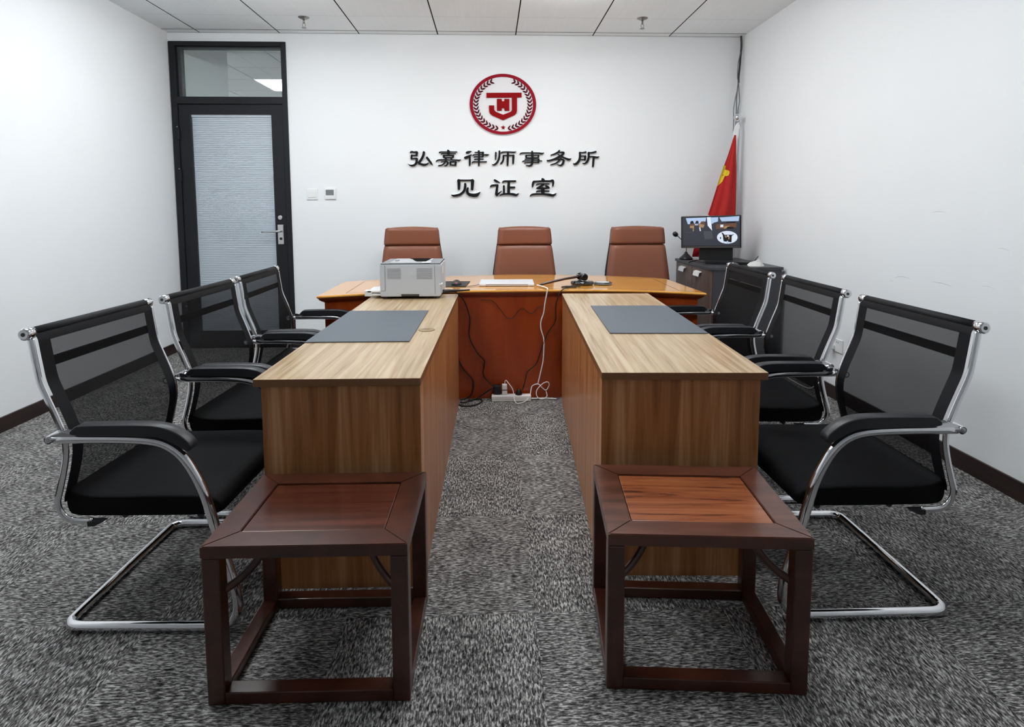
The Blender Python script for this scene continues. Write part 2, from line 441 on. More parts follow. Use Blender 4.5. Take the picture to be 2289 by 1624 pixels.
# ------------------------------------------------------------------ switches and outlet
sw = thing('light_switch', 'plain white rocker light switch on the wall right of the door', 'switch', (-1.651, D, 1.447))
obj('cover_plate', box(-0.051, 0.051, -0.010, 0, -0.051, 0.051, 0.003), m_white_pl, sw)
obj('rocker', box(-0.036, 0.036, -0.015, -0.010, -0.030, 0.026, 0.003), m_white_pl, sw)
th = thing('thermostat', 'white thermostat with a grey display on the wall beside the light switch', 'thermostat', (-1.484, D, 1.451))
obj('case', box(-0.051, 0.051, -0.016, 0, -0.050, 0.050, 0.004), m_white_pl, th)
obj('display', box(-0.039, 0.033, -0.0175, -0.0155, -0.014, 0.037), m_lcd, th)
bm = box(-0.040, 0.040, -0.0175, -0.0155, -0.034, -0.022, 0.0008)
obj('button_row', bm, m_white_pl, th)
ot = thing('wall_outlet', 'white power outlet low on the right wall behind the nearest right chair', 'outlet', (XR, 3.806, 0.377))
obj('cover_plate', box(-0.009, 0, -0.055, 0.060, -0.046, 0.044, 0.003), m_white_pl, ot)
bm = bmesh.new()
for s in (-1, 1): add_box(bm, -0.0098, -0.0085, s*0.009-0.002, s*0.009+0.002, 0.018, 0.026)
obj('socket_holes', bm, m_dark_pl, ot)
bm = add_box(bmesh.new(), -0.05, -0.009, 0.022, 0.058, -0.035, 0.0, 0.008)
pl = tag(obj('power_plug', bm, m_white_pl), 'white plug and cord in the outlet on the right wall', 'plug'); pl.location = (XR, 3.806, 0.377)
bm = tube(spline([(-0.04, 0.05, -0.03), (-0.035, 0.07, -0.07), (-0.03, 0.083, -0.11), (-0.025, 0.10, -0.16), (-0.02, 0.115, -0.21), (-0.025, 0.14, -0.275), (-0.04, 0.165, -0.32), (-0.07, 0.22, -0.366), (-0.08, 0.4, -0.371), (-0.07, 0.6, -0.371)], 5), 0.0045)
obj('cord', bm, m_whitecable, pl)

# scuff marks on the right wall belong to its paint: thin smears, a mesh of their own under the wall
m_scuff = mat('grey_scuff', (205, 207, 209), 0.8)
bm = bmesh.new()
def smear(y0, z0, y1, z1, t):
    a = V(XR-0.0006, y0, z0); c = V(XR-0.0006, y1, z1)
    mid = (a+c)/2 + V(0, 0, 0.006)
    pts = spline([a, mid, c], 6); n = len(pts)
    vv = []
    for i, p in enumerate(pts):
        wd = t*math.sin(PI*(i+0.3)/(n-0.4)); vv.append((bm.verts.new(p+V(0, 0, wd)), bm.verts.new(p-V(0, 0, wd))))
    for a_, b_ in zip(vv, vv[1:]): bm.faces.new((a_[0], b_[0], b_[1], a_[1]))
for s_ in ((3.30, 0.90, 3.20, 0.915, 0.0016), (3.23, 0.912, 3.16, 0.905, 0.001), (3.34, 0.875, 3.30, 0.877, 0.001), (3.02, 0.913, 2.86, 0.905, 0.0016), (2.70, 0.93, 2.62, 0.931, 0.0008), (3.05, 1.283, 2.94, 1.284, 0.0013), (2.62, 1.12, 2.55, 1.11, 0.001)): smear(*s_)
sc_ = obj('scuff_marks', bm, m_scuff, bpy.data.objects['wall_right'])

# sprinklers
m_spr = mat('dull_chrome', (140, 138, 134), 0.3, metal=0.9)
def sprinkler(x, y, label):
    t = thing('fire_sprinkler', label, 'sprinkler', (x, y, H), 0, 'ceiling sprinklers')
    obj('escutcheon', lathe([(0.012, -0.018), (0.030, -0.010), (0.044, -0.003), (0.046, 0.0)], n=24), m_spr, t)
    bm = lathe([(0.008, -0.05), (0.008, -0.012)], n=12)
    for s in (-1, 1): add_tube(bm, [(s*0.006, 0, -0.045), (s*0.013, 0, -0.062), (s*0.004, 0, -0.082)], 0.0022, 6)
    obj('nozzle', bm, m_spr, t)
    obj('deflector', lathe([(0.019, -0.086), (0.019, -0.083), (0.004, -0.080)], n=16), m_spr, t)
    return t
sprinkler(-1.541, 5.07, 'chrome fire sprinkler in the ceiling nearer the door')
sprinkler(1.292, 5.01, 'chrome fire sprinkler in the ceiling nearer the flag corner')

# ------------------------------------------------------------------ emblem and lettering on the back wall
EX, EZ, RX, RZ = 0.127, 2.2725, 0.308, 0.2755
em = thing('wall_emblem', 'round red and white wreath emblem with JH monogram on the back wall', 'emblem', (0, D, 0))
def ell(f, n=72, off=0.0): return [(EX+(RX*f+off)*math.cos(2*PI*k/n), EZ+(RZ*f+off)*math.sin(2*PI*k/n)) for k in range(n)]
obj('backing_disc', prism(ell(1.0, off=0.006), 'y', -0.012, 0), m_disc, em)
def ring_bm(f0, f1, y0, y1):
    bm = bmesh.new(); n = 96
    a = [[bm.verts.new((p[0], y, p[1])) for p in ell(f, n)] for f, y in ((f1, y1), (f1, y0), (f0, y0), (f0, y1))]
    for q in range(3):
        for k in range(n): bm.faces.new((a[q][k], a[q][(k+1) % n], a[q+1][(k+1) % n], a[q+1][k]))
    bmesh.ops.recalc_face_normals(bm, faces=bm.faces[:]); return bm
obj('ring', ring_bm(0.906, 1.0, -0.020, -0.0118), m_red2, em)
def ex(x, y): return (EX + (x-888)/1555*2*RX, EZ - (y-830)/1420*2*RZ)
J = [(502,566),(1325,558),(1325,665),(1216,667),(1216,985),(1205,1030),(1180,1065),(1145,1088),(885,1205),(640,1095),(590,1055),(565,1005),(560,860),(682,858),(684,955),(698,985),(730,1012),(890,1075),(1050,1012),(1080,992),(1095,960),(1095,672),(502,677)]
bm = prism([ex(*p) for p in J], 'y', -0.024, -0.0118)
Hh = [(746,705),(860,705),(862,748),(875,762),(905,762),(920,748),(920,705),(1040,705),(1038,980),(925,980),(922,930),(905,915),(878,915),(862,930),(860,980),(746,980)]
obj('letter_j', bm, m_red, em)
obj('letter_h', prism([ex(*p) for p in Hh], 'y', -0.024, -0.0118), m_red, em)
st = []
for k in range(10):
    r_ = 56 if k % 2 == 0 else 24; a = PI/2 + k*PI/5; st.append(ex(890+r_*math.cos(a), 1373-r_*math.sin(a)))
obj('star', prism(st, 'y', -0.020, -0.0118), m_red, em)
def leaf_poly(cx, cz, ang, L, W):
    pts = []
    for k in range(12):
        t = 2*PI*k/12; x = L*math.cos(t)/2; y = W*math.sin(t)/2*(1-0.35*math.cos(t))
        pts.append((cx + x*math.cos(ang) - y*math.sin(ang), cz + x*math.sin(ang) + y*math.cos(ang)))
    return pts
NL = 18
for side in (-1, 1):
    bm = bmesh.new()
    for k in range(NL):
        a = -PI/2 + side*(math.radians(14) + math.radians(142)*k/(NL-1))
        ca, sa = math.cos(a), math.sin(a)
        tang = a + side*PI/2            # direction of growth (up along the ring)
        for io in (-1, 1):
            rr = 0.815 + io*0.042
            c = (EX + RX*rr*ca, EZ + RZ*rr*sa)
            spread = math.radians(38)
            # outer leaf swings outwards, inner leaf inwards
            ang = tang - side*io*spread
            add_prism(bm, leaf_poly(c[0], c[1], ang, 0.040, 0.014), 'y', -0.018, -0.0118)
    obj('wreath_branch', bm, m_leaf, em)

def px(o, x, y):        # tracing frame of the lettering -> wall coordinates
    X = (890 if o == 2 else 1120) + 0.10485*x; Y = 320 + 0.10485*y
    return (-0.763 + (X-911)*(1.796/428.0), 1.864 - (Y-333)*(0.1735/42.0))
SC = 1.796/428.0*0.10485
def stroke(bm, o, pts, y0, y1, grow=0.0):
    P = [Vector((px(o, p[0], p[1])[0], px(o, p[0], p[1])[1])) for p in pts]
    W = [max(4, p[2])*SC/2*1.10 + grow for p in pts]
    # resample
    Q = []; n = len(P)
    for i in range(n-1):
        p0, p1, p2, p3 = P[max(0, i-1)], P[i], P[i+1], P[min(n-1, i+2)]
        for k in range(5):
            t = k/5; 
            q = 0.5*((2*p1)+(p2-p0)*t+(2*p0-5*p1+4*p2-p3)*t*t+(3*p1-p0-3*p2+p3)*t**3)
            Q.append((q, W[i]*(1-t)+W[i+1]*t))
    Q.append((P[-1], W[-1]))
    Lf, Rt = [], []
    for i, (q, w_) in enumerate(Q):
        a = Q[max(0, i-1)][0]; c = Q[min(len(Q)-1, i+1)][0]
        d = (c-a)
        if d.length < 1e-9: d = Vector((1, 0))
        d.normalize(); nn = Vector((-d.y, d.x))
        Lf.append(q+nn*w_); Rt.append(q-nn*w_)
    d0 = (Q[0][0]-Q[1][0]).normalized()*Q[0][1]*0.7; d1 = (Q[-1][0]-Q[-2][0]).normalized()*Q[-1][1]*0.7
    # quad strip, front and side walls (robust where strokes bend sharply)
    f = [bm.verts.new((p.x, y0, p.y)) for p in Lf]; g = [bm.verts.new((p.x, y0, p.y)) for p in Rt]
    fb = [bm.verts.new((p.x, y1, p.y)) for p in Lf]; gb = [bm.verts.new((p.x, y1, p.y)) for p in Rt]
    e0 = Q[0][0]+d0; e1 = Q[-1][0]+d1
    a0 = bm.verts.new((e0.x, y0, e0.y)); a0b = bm.verts.new((e0.x, y1, e0.y))
    a1 = bm.verts.new((e1.x, y0, e1.y)); a1b = bm.verts.new((e1.x, y1, e1.y))
    fs = []
    for i in range(len(f)-1):
        fs.append(bm.faces.new((f[i], f[i+1], g[i+1], g[i])))
        fs.append(bm.faces.new((f[i], fb[i], fb[i+1], f[i+1])))
        fs.append(bm.faces.new((g[i], g[i+1], gb[i+1], gb[i])))
    fs.append(bm.faces.new((a0, f[0], g[0]))); fs.append(bm.faces.new((a0, a0b, fb[0], f[0]))); fs.append(bm.faces.new((a0, g[0], gb[0], a0b)))
    fs.append(bm.faces.new((a1, g[-1], f[-1]))); fs.append(bm.faces.new((a1, f[-1], fb[-1], a1b))); fs.append(bm.faces.new((a1, a1b, gb[-1], g[-1])))
GLY = [
 ('\u5f18', 2, 'leftmost black character of the upper row of lettering', [
  [(262,200,28),(295,186,34),(340,194,30),(395,193,40),(402,205,44)], [(402,200,42),(392,268,40)], [(285,256,24),(340,262,22),(392,262,26)],
  [(290,255,36),(283,335,34)], [(275,332,30),(330,328,24),(395,326,30)], [(395,325,46),(388,410,44),(350,462,40),(290,478,34),(235,462,14),(210,437,4)],
  [(548,185,44),(535,260,46),(490,350,46),(432,425,44)], [(430,428,34),(490,450,40),(555,462,44),(615,445,30),(640,415,10)], [(605,302,42),(640,350,46),(690,420,40),(728,470,8)]]),
 ('\u5609', 2, 'second black character from the left in the upper row of lettering', [
  [(868,208,16),(900,190,22),(1060,187,18),(1245,186,16)], [(908,238,14),(940,222,20),(1060,222,18),(1222,222,14)], [(1050,150,30),(1064,180,60),(1066,235,56)],
  [(965,262,40),(968,308,36)], [(955,262,22),(1175,262,22)], [(960,308,20),(1170,308,20)], [(1165,262,40),(1158,308,36)],
  [(1000,320,30),(1018,345,30)], [(1132,318,30),(1117,345,28)], [(802,392,20),(860,358,24),(1065,355,18),(1230,360,24),(1285,368,34),(1328,350,6)],
  [(905,402,14),(955,392,16),(1040,396,22),(1050,425,34),(1032,462,32),(990,484,20),(968,470,6)], [(1015,355,40),(985,415,28),(930,462,24),(850,480,18)],
  [(1100,400,38),(1108,470,34)], [(1095,396,24),(1225,396,24)], [(1218,398,42),(1208,475,40)], [(1105,466,24),(1212,468,24)]]),
 ('\u5f8b', 2, 'third black character from the left in the upper row of lettering', [
  [(1442,205,36),(1480,195,48),(1552,172,10)], [(1400,312,30),(1440,305,52),(1500,275,36),(1556,242,12)], [(1515,285,38),(1515,400,40),(1512,478,28)],
  [(1620,198,16),(1680,196,18),(1800,198,20)], [(1580,258,20),(1618,245,18),(1800,246,18),(1870,252,34),(1922,240,6)], [(1792,192,46),(1792,250,42),(1790,292,40)],
  [(1600,298,22),(1640,288,18),(1795,290,20)], [(1610,350,22),(1650,338,18),(1805,338,18)], [(1562,418,22),(1600,396,24),(1700,398,20),(1870,397,22)], [(1705,160,34),(1712,250,44),(1708,400,40),(1705,485,28)]]),
 ('\u5e08', 2, 'fourth black character in the upper row, below the emblem left edge', [
  [(2068,195,32),(2066,270,34),(2062,350,22)], [(2145,165,34),(2146,250,38),(2130,340,40),(2085,420,38),(2030,460,32),(1988,455,10)],
  [(2178,212,20),(2210,192,26),(2330,185,20),(2440,194,30),(2502,180,6)], [(2228,262,36),(2229,330,36),(2212,390,38),(2168,438,26)], [(2228,260,22),(2330,258,20),(2455,260,22)],
  [(2440,255,46),(2438,340,44),(2434,438,32)], [(2325,195,44),(2320,330,46),(2315,475,32)]]),
 ('\u4e8b', 3, 'fifth black character in the upper row, below the emblem right edge', [
  [(380,240,14),(430,210,24),(640,206,18),(790,212,28),(852,222,34),(902,204,6)], [(645,172,34),(650,250,52),(648,400,46),(636,455,42),(592,484,32),(540,478,18),(512,462,6)],
  [(518,258,40),(520,310,34)], [(512,254,18),(790,254,18)], [(782,258,40),(778,305,36)], [(512,308,18),(780,306,18)], [(492,350,16),(530,338,18),(790,336,18)],
  [(440,392,16),(480,376,18),(640,375,14),(855,372,14)], [(785,338,40),(784,415,36)], [(482,426,18),(530,410,18),(788,412,20)]]),
 ('\u52a1', 3, 'second black character from the right in the upper row of lettering', [
  [(1232,150,24),(1200,190,38),(1130,228,32),(1042,254,16)], [(1190,196,24),(1260,192,24),(1318,202,40),(1288,248,46),(1200,302,44),(1090,352,38),(990,374,34),(960,360,12)],
  [(1200,235,20),(1260,278,28),(1360,322,34),(1428,348,46),(1486,326,6)], [(1130,362,16),(1170,345,20),(1290,348,26),(1318,372,46),(1305,430,44),(1262,472,34),(1212,465,20),(1178,450,6)],
  [(1265,318,34),(1222,372,32),(1150,430,28),(1042,458,18)]]),
 ('\u6240', 3, 'rightmost black character of the upper row of lettering', [
  [(1665,190,34),(1670,290,42),(1650,370,46),(1605,428,50),(1555,448,36),(1528,428,8)], [(1670,196,20),(1730,200,22),(1800,186,32)], [(1682,272,20),(1795,272,22)], [(1785,268,40),(1776,358,40)], [(1682,346,20),(1780,352,22)],
  [(1845,200,24),(1900,202,26),(1970,192,34),(2015,178,30)], [(1855,195,40),(1856,290,42),(1832,380,44),(1775,432,32),(1724,420,8)], [(1862,286,22),(1960,284,22),(2035,302,36),(2083,280,6)], [(1965,298,44),(1958,400,42),(1950,500,34)]]),
 ('\u89c1', 2, 'left black character of the lower row of lettering', [
  [(1275,785,60),(1281,880,58),(1276,985,44)], [(1268,782,30),(1330,792,28),(1510,792,28),(1580,782,34)], [(1570,790,62),(1564,890,60),(1558,995,48)],
  [(1410,858,38),(1412,930,50),(1385,1020,46),(1310,1090,44),(1220,1118,42),(1150,1122,36),(1114,1100,6)], [(1470,952,34),(1455,1020,50),(1478,1085,56),(1560,1112,64),(1655,1108,70),(1734,1042,6)]]),
 ('\u8bc1', 2, 'middle black character of the lower row of lettering', [
  [(2032,785,34),(2080,815,46),(2150,840,8)], [(1948,932,26),(1985,905,36),(2095,896,32)], [(2100,892,44),(2086,980,48),(2076,1090,56),(2076,1122,26)], [(2078,1118,40),(2130,1072,32),(2188,1018,6)],
  [(2208,840,24),(2240,814,32),(2350,812,32),(2490,812,34)], [(2340,822,50),(2338,950,54),(2335,1080,52)], [(2350,946,36),(2468,946,36)], [(2235,908,38),(2238,1000,40),(2238,1080,36)],
  [(2152,1120,18),(2210,1092,32),(2350,1085,36),(2440,1097,48),(2500,1110,44),(2556,1072,6)]]),
 ('\u5ba4', 3, 'right black character of the lower row of lettering', [
  [(862,760,40),(880,790,66),(885,820,60)], [(655,940,20),(660,890,42),(678,828,42),(730,820,34),(880,812,36),(1020,812,34),(1086,802,46),(1097,860,40),(1086,918,22)],
  [(738,895,16),(780,872,24),(1015,868,18)], [(905,872,34),(835,920,40),(742,968,24)], [(748,962,32),(870,968,36),(1000,956,28)], [(935,908,36),(980,936,44),(1022,966,16)],
  [(876,960,68),(876,1080,64)], [(738,1045,18),(780,1025,26),(1012,1025,22)], [(602,1138,14),(660,1096,34),(875,1090,34),(1020,1106,48),(1100,1118,42),(1166,1072,6)]]),
]
for ch, o, lab, strokes in GLY:
    t = thing('wall_letter', lab, 'letter', (0, D, 0), 0, 'black lettering on the back wall')
    bm = bmesh.new()
    for k, s in enumerate(strokes): stroke(bm, o, s, -0.020-0.00004*k, -0.010)
    obj('letter_face', bm, m_letter, t)
    bm = bmesh.new()
    for k, s in enumerate(strokes): stroke(bm, o, s, -0.010-0.00004*k, 0.0, grow=0.0035)
    obj('letter_halo', bm, m_letter_w, t)  # added white outline, imitates the sharpening halo round the strokes

# ------------------------------------------------------------------ oak tables
ZT = 0.746
def table(label, x, y, yaw, w_, l_, lap_left):
    t = thing('side_table', label, 'table', (x, y, 0), yaw, 'oak side tables')
    tb = bmesh.new(); add_box(tb, 0, w_, 0, l_, ZT-0.026, ZT, 0.0015)
    me_top = obj('tabletop', tb, [m_oak_top, m_oak_edge], t)
    for p in me_top.data.polygons:
        if p.normal.z < 0.5: p.material_index = 1
    x0, x1 = (0.022, w_-0.003) if lap_left else (0.003, w_-0.022)
    obj('front_panel', box(x0, x1, 0.012, 0.030, 0, ZT-0.0265), m_oak_front, t)
    obj('rear_panel', box(x0, x1, l_-0.030, l_-0.012, 0, ZT-0.0265), m_oak_front, t)
    if lap_left: obj('inner_panel', box(x1-0.018, x1, 0.0305, l_-0.0305, 0.0, ZT-0.0265), m_oak_front, t)
    else: obj('inner_panel', box(x0, x0+0.018, 0.0305, l_-0.0305, 0.0, ZT-0.0265), m_oak_front, t)
    return t, me_top
tL, topL = table('oak table on the left carrying the printer and a grey blotter', -0.7934, 1.926, -0.0126, 0.557, 1.925, True)
tR, topR = table('oak table on the right with a clear top and a grey blotter', 0.3829, 1.955, -0.0495, 0.574, 1.875, False)
bm = lathe([(0.038, ZT+0.0003), (0.038, ZT+0.0022), (0.033, ZT+0.003)], n=28)
add_box(bm, -0.012, 0.012, 0.010, 0.026, ZT+0.002, ZT+0.0036)
g = obj('cable_grommet', bm, m_brass, tL); g.location = (0.485, 0.777, 0)
def blotter(label, pts):
    bm = prism([p for p in pts], 'z', ZT+0.0005, ZT+0.0045, 0.001)
    return tag(obj('desk_blotter', bm, m_blotter), label, 'blotter', 'grey desk blotters')
blotter('grey blotter pad lying on the left oak table before the printer', [(-0.788, 2.457), (-0.346, 2.452), (-0.343, 3.205), (-0.776, 3.212)])
blotter('grey blotter pad lying on the right oak table', [(0.539, 2.570), (0.981, 2.548), (1.016, 3.292), (0.580, 3.312)])

# ------------------------------------------------------------------ low rosewood stools
def stool(label, x, y, yaw, w_, l_, h, warm):
    t = thing('low_stool', label, 'stool', (x, y, 0), yaw, 'low rosewood stools')
    lg = 0.046; tf = 0.034
    mp = m_rose_panel2 if warm else m_rose_panel
    mf = m_rose2 if warm else m_rose
    bw = 0.072
    bm = bmesh.new(); z0, z1 = h-tf, h
    # four mitred border pieces
    O = [(0, 0), (w_, 0), (w_, l_), (0, l_)]; I = [(bw, bw), (w_-bw, bw), (w_-bw, l_-bw), (bw, l_-bw)]
    for k in range(4):
        k2 = (k+1) % 4
        e = 0.0004
        add_prism(bm, [O[k], O[k2], I[k2], I[k]], 'z', z0, z1, 0.002)
    obj('seat_frame', bm, mf, t)
    obj('seat_panel', box(bw+0.0025, w_-bw-0.0025, bw+0.0025, l_-bw-0.0025, h-0.02, h-0.003, 0.002), mp, t)
    for i, (lx, ly) in enumerate(((0, 0), (w_-lg, 0), (w_-lg, l_-lg), (0, l_-lg))):
        obj('leg', box(lx, lx+lg, ly, ly+lg, 0, h-tf-0.0003, 0.004), m_rose, t)
    r = 0.034
    for a in ((lg, w_-lg, 0.001, lg-0.002), (lg, w_-lg, l_-lg+0.002, l_-0.001), (0.001, lg-0.002, lg, l_-lg), (w_-lg+0.002, w_-0.001, lg, l_-lg)):
        obj('stretcher', box(a[0]-0.0005, a[1]+0.0005, a[2], a[3], 0.001, 0.001+r, 0.003), m_rose, t)
    for sx, sy in ((0, 0), (1, 0), (1, 1), (0, 1)):
        dx = 1 if sx == 0 else -1; dy = 1 if sy == 0 else -1
        cx = lg*0.8 if sx == 0 else w_-lg*0.8; cy = lg*0.8 if sy == 0 else l_-lg*0.8
        P = [(cx, cy, h-0.145), (cx+dx*0.03, cy+dy*0.025, h-0.132), (cx+dx*0.062, cy+dy*0.05, h-0.105), (cx+dx*0.085, cy+dy*0.07, h-0.07), (cx+dx*0.10, cy+dy*0.085, h-0.03)]
        obj('brace', tube(spline(P, 5), 0.0, 8, flat=(0.013, 0.008, (0, 0, 1))), m_rose, t)
    return t
stool('low dark red wooden stool before the left oak table', -0.7553, 1.461, -0.0118, 0.535, 0.417, 0.4426, False)
stool('low wooden stool with a lighter orange grained seat before the right table', 0.3108, 1.4724, -0.0824, 0.5394, 0.425, 0.4458, True)

# ------------------------------------------------------------------ visitor chairs (local: +x forward, +y to the far side)
WR, WA, WL = 0.289, 0.310, 0.300
PROF = [(-0.055,0.925),(-0.050,0.885),(-0.044,0.84),(-0.036,0.79),(-0.017,0.738),(0.007,0.675),(0.024,0.620),(0.026,0.570),(0.016,0.515),(0.000,0.455),(-0.010,0.415),(0.000,0.378),(0.030,0.356),(0.094,0.352)]
def prof(n=5): return [(p.x, p.y) for p in [Vector((q.x, q.y)) for q in spline([V(a, b_, 0) for a, b_ in PROF], n)]]
FULL = prof(5)
def visitor_chair(label, loc, rz):
    t = thing('visitor_chair', label, 'chair', loc, rz, 'black mesh visitor chairs')
    # chrome side bars of the back
    for s in (-1, 1):
        obj('back_bar', tube([(f, s*WR, z) for f, z in FULL], 0, 8, flat=(0.006, 0.011, (0, 1, 0))), m_chrome, t)
    # top rail
    obj('top_rail', tube([(-0.066, y, 0.940) for y in (-WR+0.02, -0.1, 0.1, WR-0.02)], 0.0165, 14), m_border, t)
    for s in (-1, 1):
        bm = lathe([(0.017, s*(WR-0.022)), (0.0185, s*(WR-0.008)), (0.0185, s*(WR+0.010)), (0.014, s*(WR+0.013))], (-0.066, 0, 0.940), 18, 'y')
        cp = obj('rail_cap', bm, m_chrome, t)
        obj('cap_screw', lathe([(0.006, s*(WR+0.0132)), (0.006, s*(WR+0.0142))], (-0.066, 0, 0.940), 12, 'y'), m_dark_pl, cp)
    # woven back: thin sheet just ahead of the bars
    back = [(f+0.010, z) for f, z in FULL if z > 0.40 and z < 0.925]
    back = [(-0.052, 0.938)] + back
    # remove any overlapping lower tail
    lim = min(range(len(back)), key=lambda i: abs(back[i][1]-0.41)); back = back[:lim+1]
    def sheet(y0, y1, za, zb, off, bm=None):
        bm = bm or bmesh.new(); prev = None
        rows = [(f+off, z) for f, z in back if za <= z <= zb]
        ny = 6
        for f, z in rows:
            cur = [bm.verts.new((f, y0+(y1-y0)*k/ny, z)) for k in range(ny+1)]
            if prev:
                for k in range(ny):
                    fc = bm.faces.new((prev[k], prev[k+1], cur[k+1], cur[k])); fc.smooth = True
            prev = cur
        return bm
    wi = WR-0.012
    obj('back_mesh', sheet(-wi+0.042, wi-0.042, 0.40, 0.94, 0.0), m_mesh, t)
    bm = bmesh.new()
    for s in (-1, 1):
        a, b_ = sorted((s*wi, s*(wi-0.046)))
        sheet(a, b_, 0.40, 0.94, 0.0012, bm)
    sheet(-wi, wi, 0.905, 0.94, 0.0018, bm)
    obj('back_border', bm, m_border, t)
    # steel cross bar behind the back
    cf = min(FULL, key=lambda q: abs(q[1]-0.842))
    bm = box(cf[0]-0.004, cf[0]+0.006, -WR+0.04, WR-0.04, 0.828, 0.858, 0.002)
    cb = obj('cross_bar', bm, m_border, t)
    obj('bar_edge', box(cf[0]-0.005, cf[0]+0.005, -WR+0.05, WR-0.05, 0.8575, 0.8605, 0.001), m_chrome, cb)
    # seat cushion
    sp = [(0.004, 0.372), (0.03, 0.358), (0.10, 0.356), (0.40, 0.358), (0.475, 0.366), (0.487, 0.385), (0.478, 0.408), (0.44, 0.424), (0.30, 0.428), (0.12, 0.424), (0.045, 0.432), (0.006, 0.445), (-0.002, 0.41)]
    bm = bmesh.new(); rings = []
    ys = [-0.272, -0.266, -0.25, -0.12, 0, 0.12, 0.25, 0.266, 0.272]
    cx_ = 0.24; cz_ = 0.392
    poly = [(q.x, q.y) for q in spline([V(a, b_, 0) for a, b_ in sp], 3, True)]
    for i, yv in enumerate(ys):
        k = 0.965 if i in (0, 8) else (0.99 if i in (1, 7) else 1.0)
        kz = 0.80 if i in (0, 8) else (0.93 if i in (1, 7) else 1.0)
        rings.append([bm.verts.new((cx_+(p[0]-cx_)*k, yv, cz_+(p[1]-cz_)*kz)) for p in poly])
    n = len(poly)
    for A, B in zip(rings, rings[1:]):
        for k in range(n):
            f = bm.faces.new((A[k], A[(k+1) % n], B[(k+1) % n], B[k])); f.smooth = True
    bm.faces.new(rings[0]); bm.faces.new(rings[-1][::-1])
    bmesh.ops.recalc_face_normals(bm, faces=bm.faces[:])
    obj('seat', bm, m_seat, t)
    # black blocks under the seat holding the bars
    for s in (-1, 1):
        obj('seat_block', prism([(0.085, 0.342), (0.105, 0.342), (0.135, 0.357), (0.085, 0.357)], 'y', s*WR-0.012, s*WR+0.012), m_black, t)
    # seat carrier tubes to the legs
    bm = bmesh.new()
    for xx in (0.16, 0.40):
        add_tube(bm, [(xx, -0.24, 0.346), (xx, 0.24, 0.346)], 0.010, 8)
    obj('seat_carrier', bm, m_black, t)
    # continuous chrome loop: arm - leg - floor - rear - floor - leg - arm
    P = [(0.012,0.625),(0.20,0.6245),(0.30,0.619),(0.355,0.602),(0.395,0.568),(0.425,0.520),(0.452,0.455),(0.471,0.382),(0.489,0.305),(0.509,0.232),(0.526,0.165),(0.536,0.110),(0.534,0.066),(0.516,0.034),(0.480,0.0185),(0.42,0.0155),(0.22,0.0155),(0.075,0.0155)]
    side = [(f, z) for f, z in P]
    nr = [V(f, -WA - (WL-WA)*min(1, max(0, (0.6-z)/0.5)), z) for f, z in side]
    corner = [V(0.022, -WL+0.003, 0.0155), V(-0.001, -WL+0.018, 0.0155), V(-0.009, -WL+0.046, 0.0155), V(-0.010, -0.12, 0.0155)]
    half = nr + corner
    full = half + [V(p.x, -p.y, p.z) for p in reversed(half)]
    obj('frame_loop', tube(spline(full, 4), 0.0152, 12), m_chrome, t)
    for s in (-1, 1):
        # stub tube and bracket where the arm meets the back
        bm = bmesh.new()
        add_tube(bm, [(0.004, s*(WR-0.02), 0.628), (0.004, s*(WA+0.016), 0.625)], 0.0125, 12, caps=False)
        add_tube(bm, [(0.004, s*(WR-0.02), 0.628), (0.004, s*(WA+0.0165), 0.625)], 0.009, 12)
        br = obj('arm_bracket', bm, m_chrome, t)
        obj('bracket_plate', prism([(0.004, 0.618), (0.085, 0.632), (0.085, 0.644), (0.045, 0.650), (0.004, 0.636)], 'y', s*(WA-0.012), s*(WA+0.012), 0.002), m_chrome, br)
        # arm pad
        top = [(0.085,0.664),(0.105,0.671),(0.20,0.673),(0.31,0.672),(0.365,0.662),(0.405,0.640),(0.432,0.612)]
        bot = [(0.424,0.592),(0.398,0.606),(0.365,0.624),(0.32,0.636),(0.20,0.6395),(0.105,0.6395),(0.072,0.646)]
        bm = bmesh.new()
        poly = [(q.x, q.y) for q in spline([V(a, b_, 0) for a, b_ in top+bot], 3, True)]
        rings = []
        for yv, k in ((-0.0215, 0.88), (-0.018, 1.0), (0.018, 1.0), (0.0215, 0.88)):
            c_ = []
            for p in poly:
                # shrink towards local mid line
                mz = 0.655 - max(0, (p[0]-0.31))*0.42
                c_.append(bm.verts.new((0.25+(p[0]-0.25)*(0.985 if k < 1 else 1), s*WA+yv, mz+(p[1]-mz)*k)))
            rings.append(c_)
        n = len(poly)
        for A, B in zip(rings, rings[1:]):
            for k in range(n):
                f = bm.faces.new((A[k], A[(k+1) % n], B[(k+1) % n], B[k])); f.smooth = True
        bm.faces.new(rings[0]); bm.faces.new(rings[-1][::-1])
        bmesh.ops.recalc_face_normals(bm, faces=bm.faces[:])
        obj('arm_pad', bm, m_pad, t)
    return t
vc = visitor_chair('black mesh chair nearest the camera on the left side', (-1.315, 2.060, 0), -0.039)
dup(vc, (-1.276, 2.728, 0), -0.042, 'middle black mesh chair of the left row')
dup(vc, (-1.278, 3.400, 0), 0.010, 'black mesh chair in front of the door, farthest in the left row')
dup(vc, (1.461, 2.014, 0), PI-0.006, 'black mesh chair nearest the camera on the right side')
dup(vc, (1.492, 2.738, 0), PI-0.050, 'middle black mesh chair of the right row, beside the wall outlet')
dup(vc, (1.489, 3.424, 0), PI-0.008, 'black mesh chair in front of the corner cabinet, farthest in the right row')

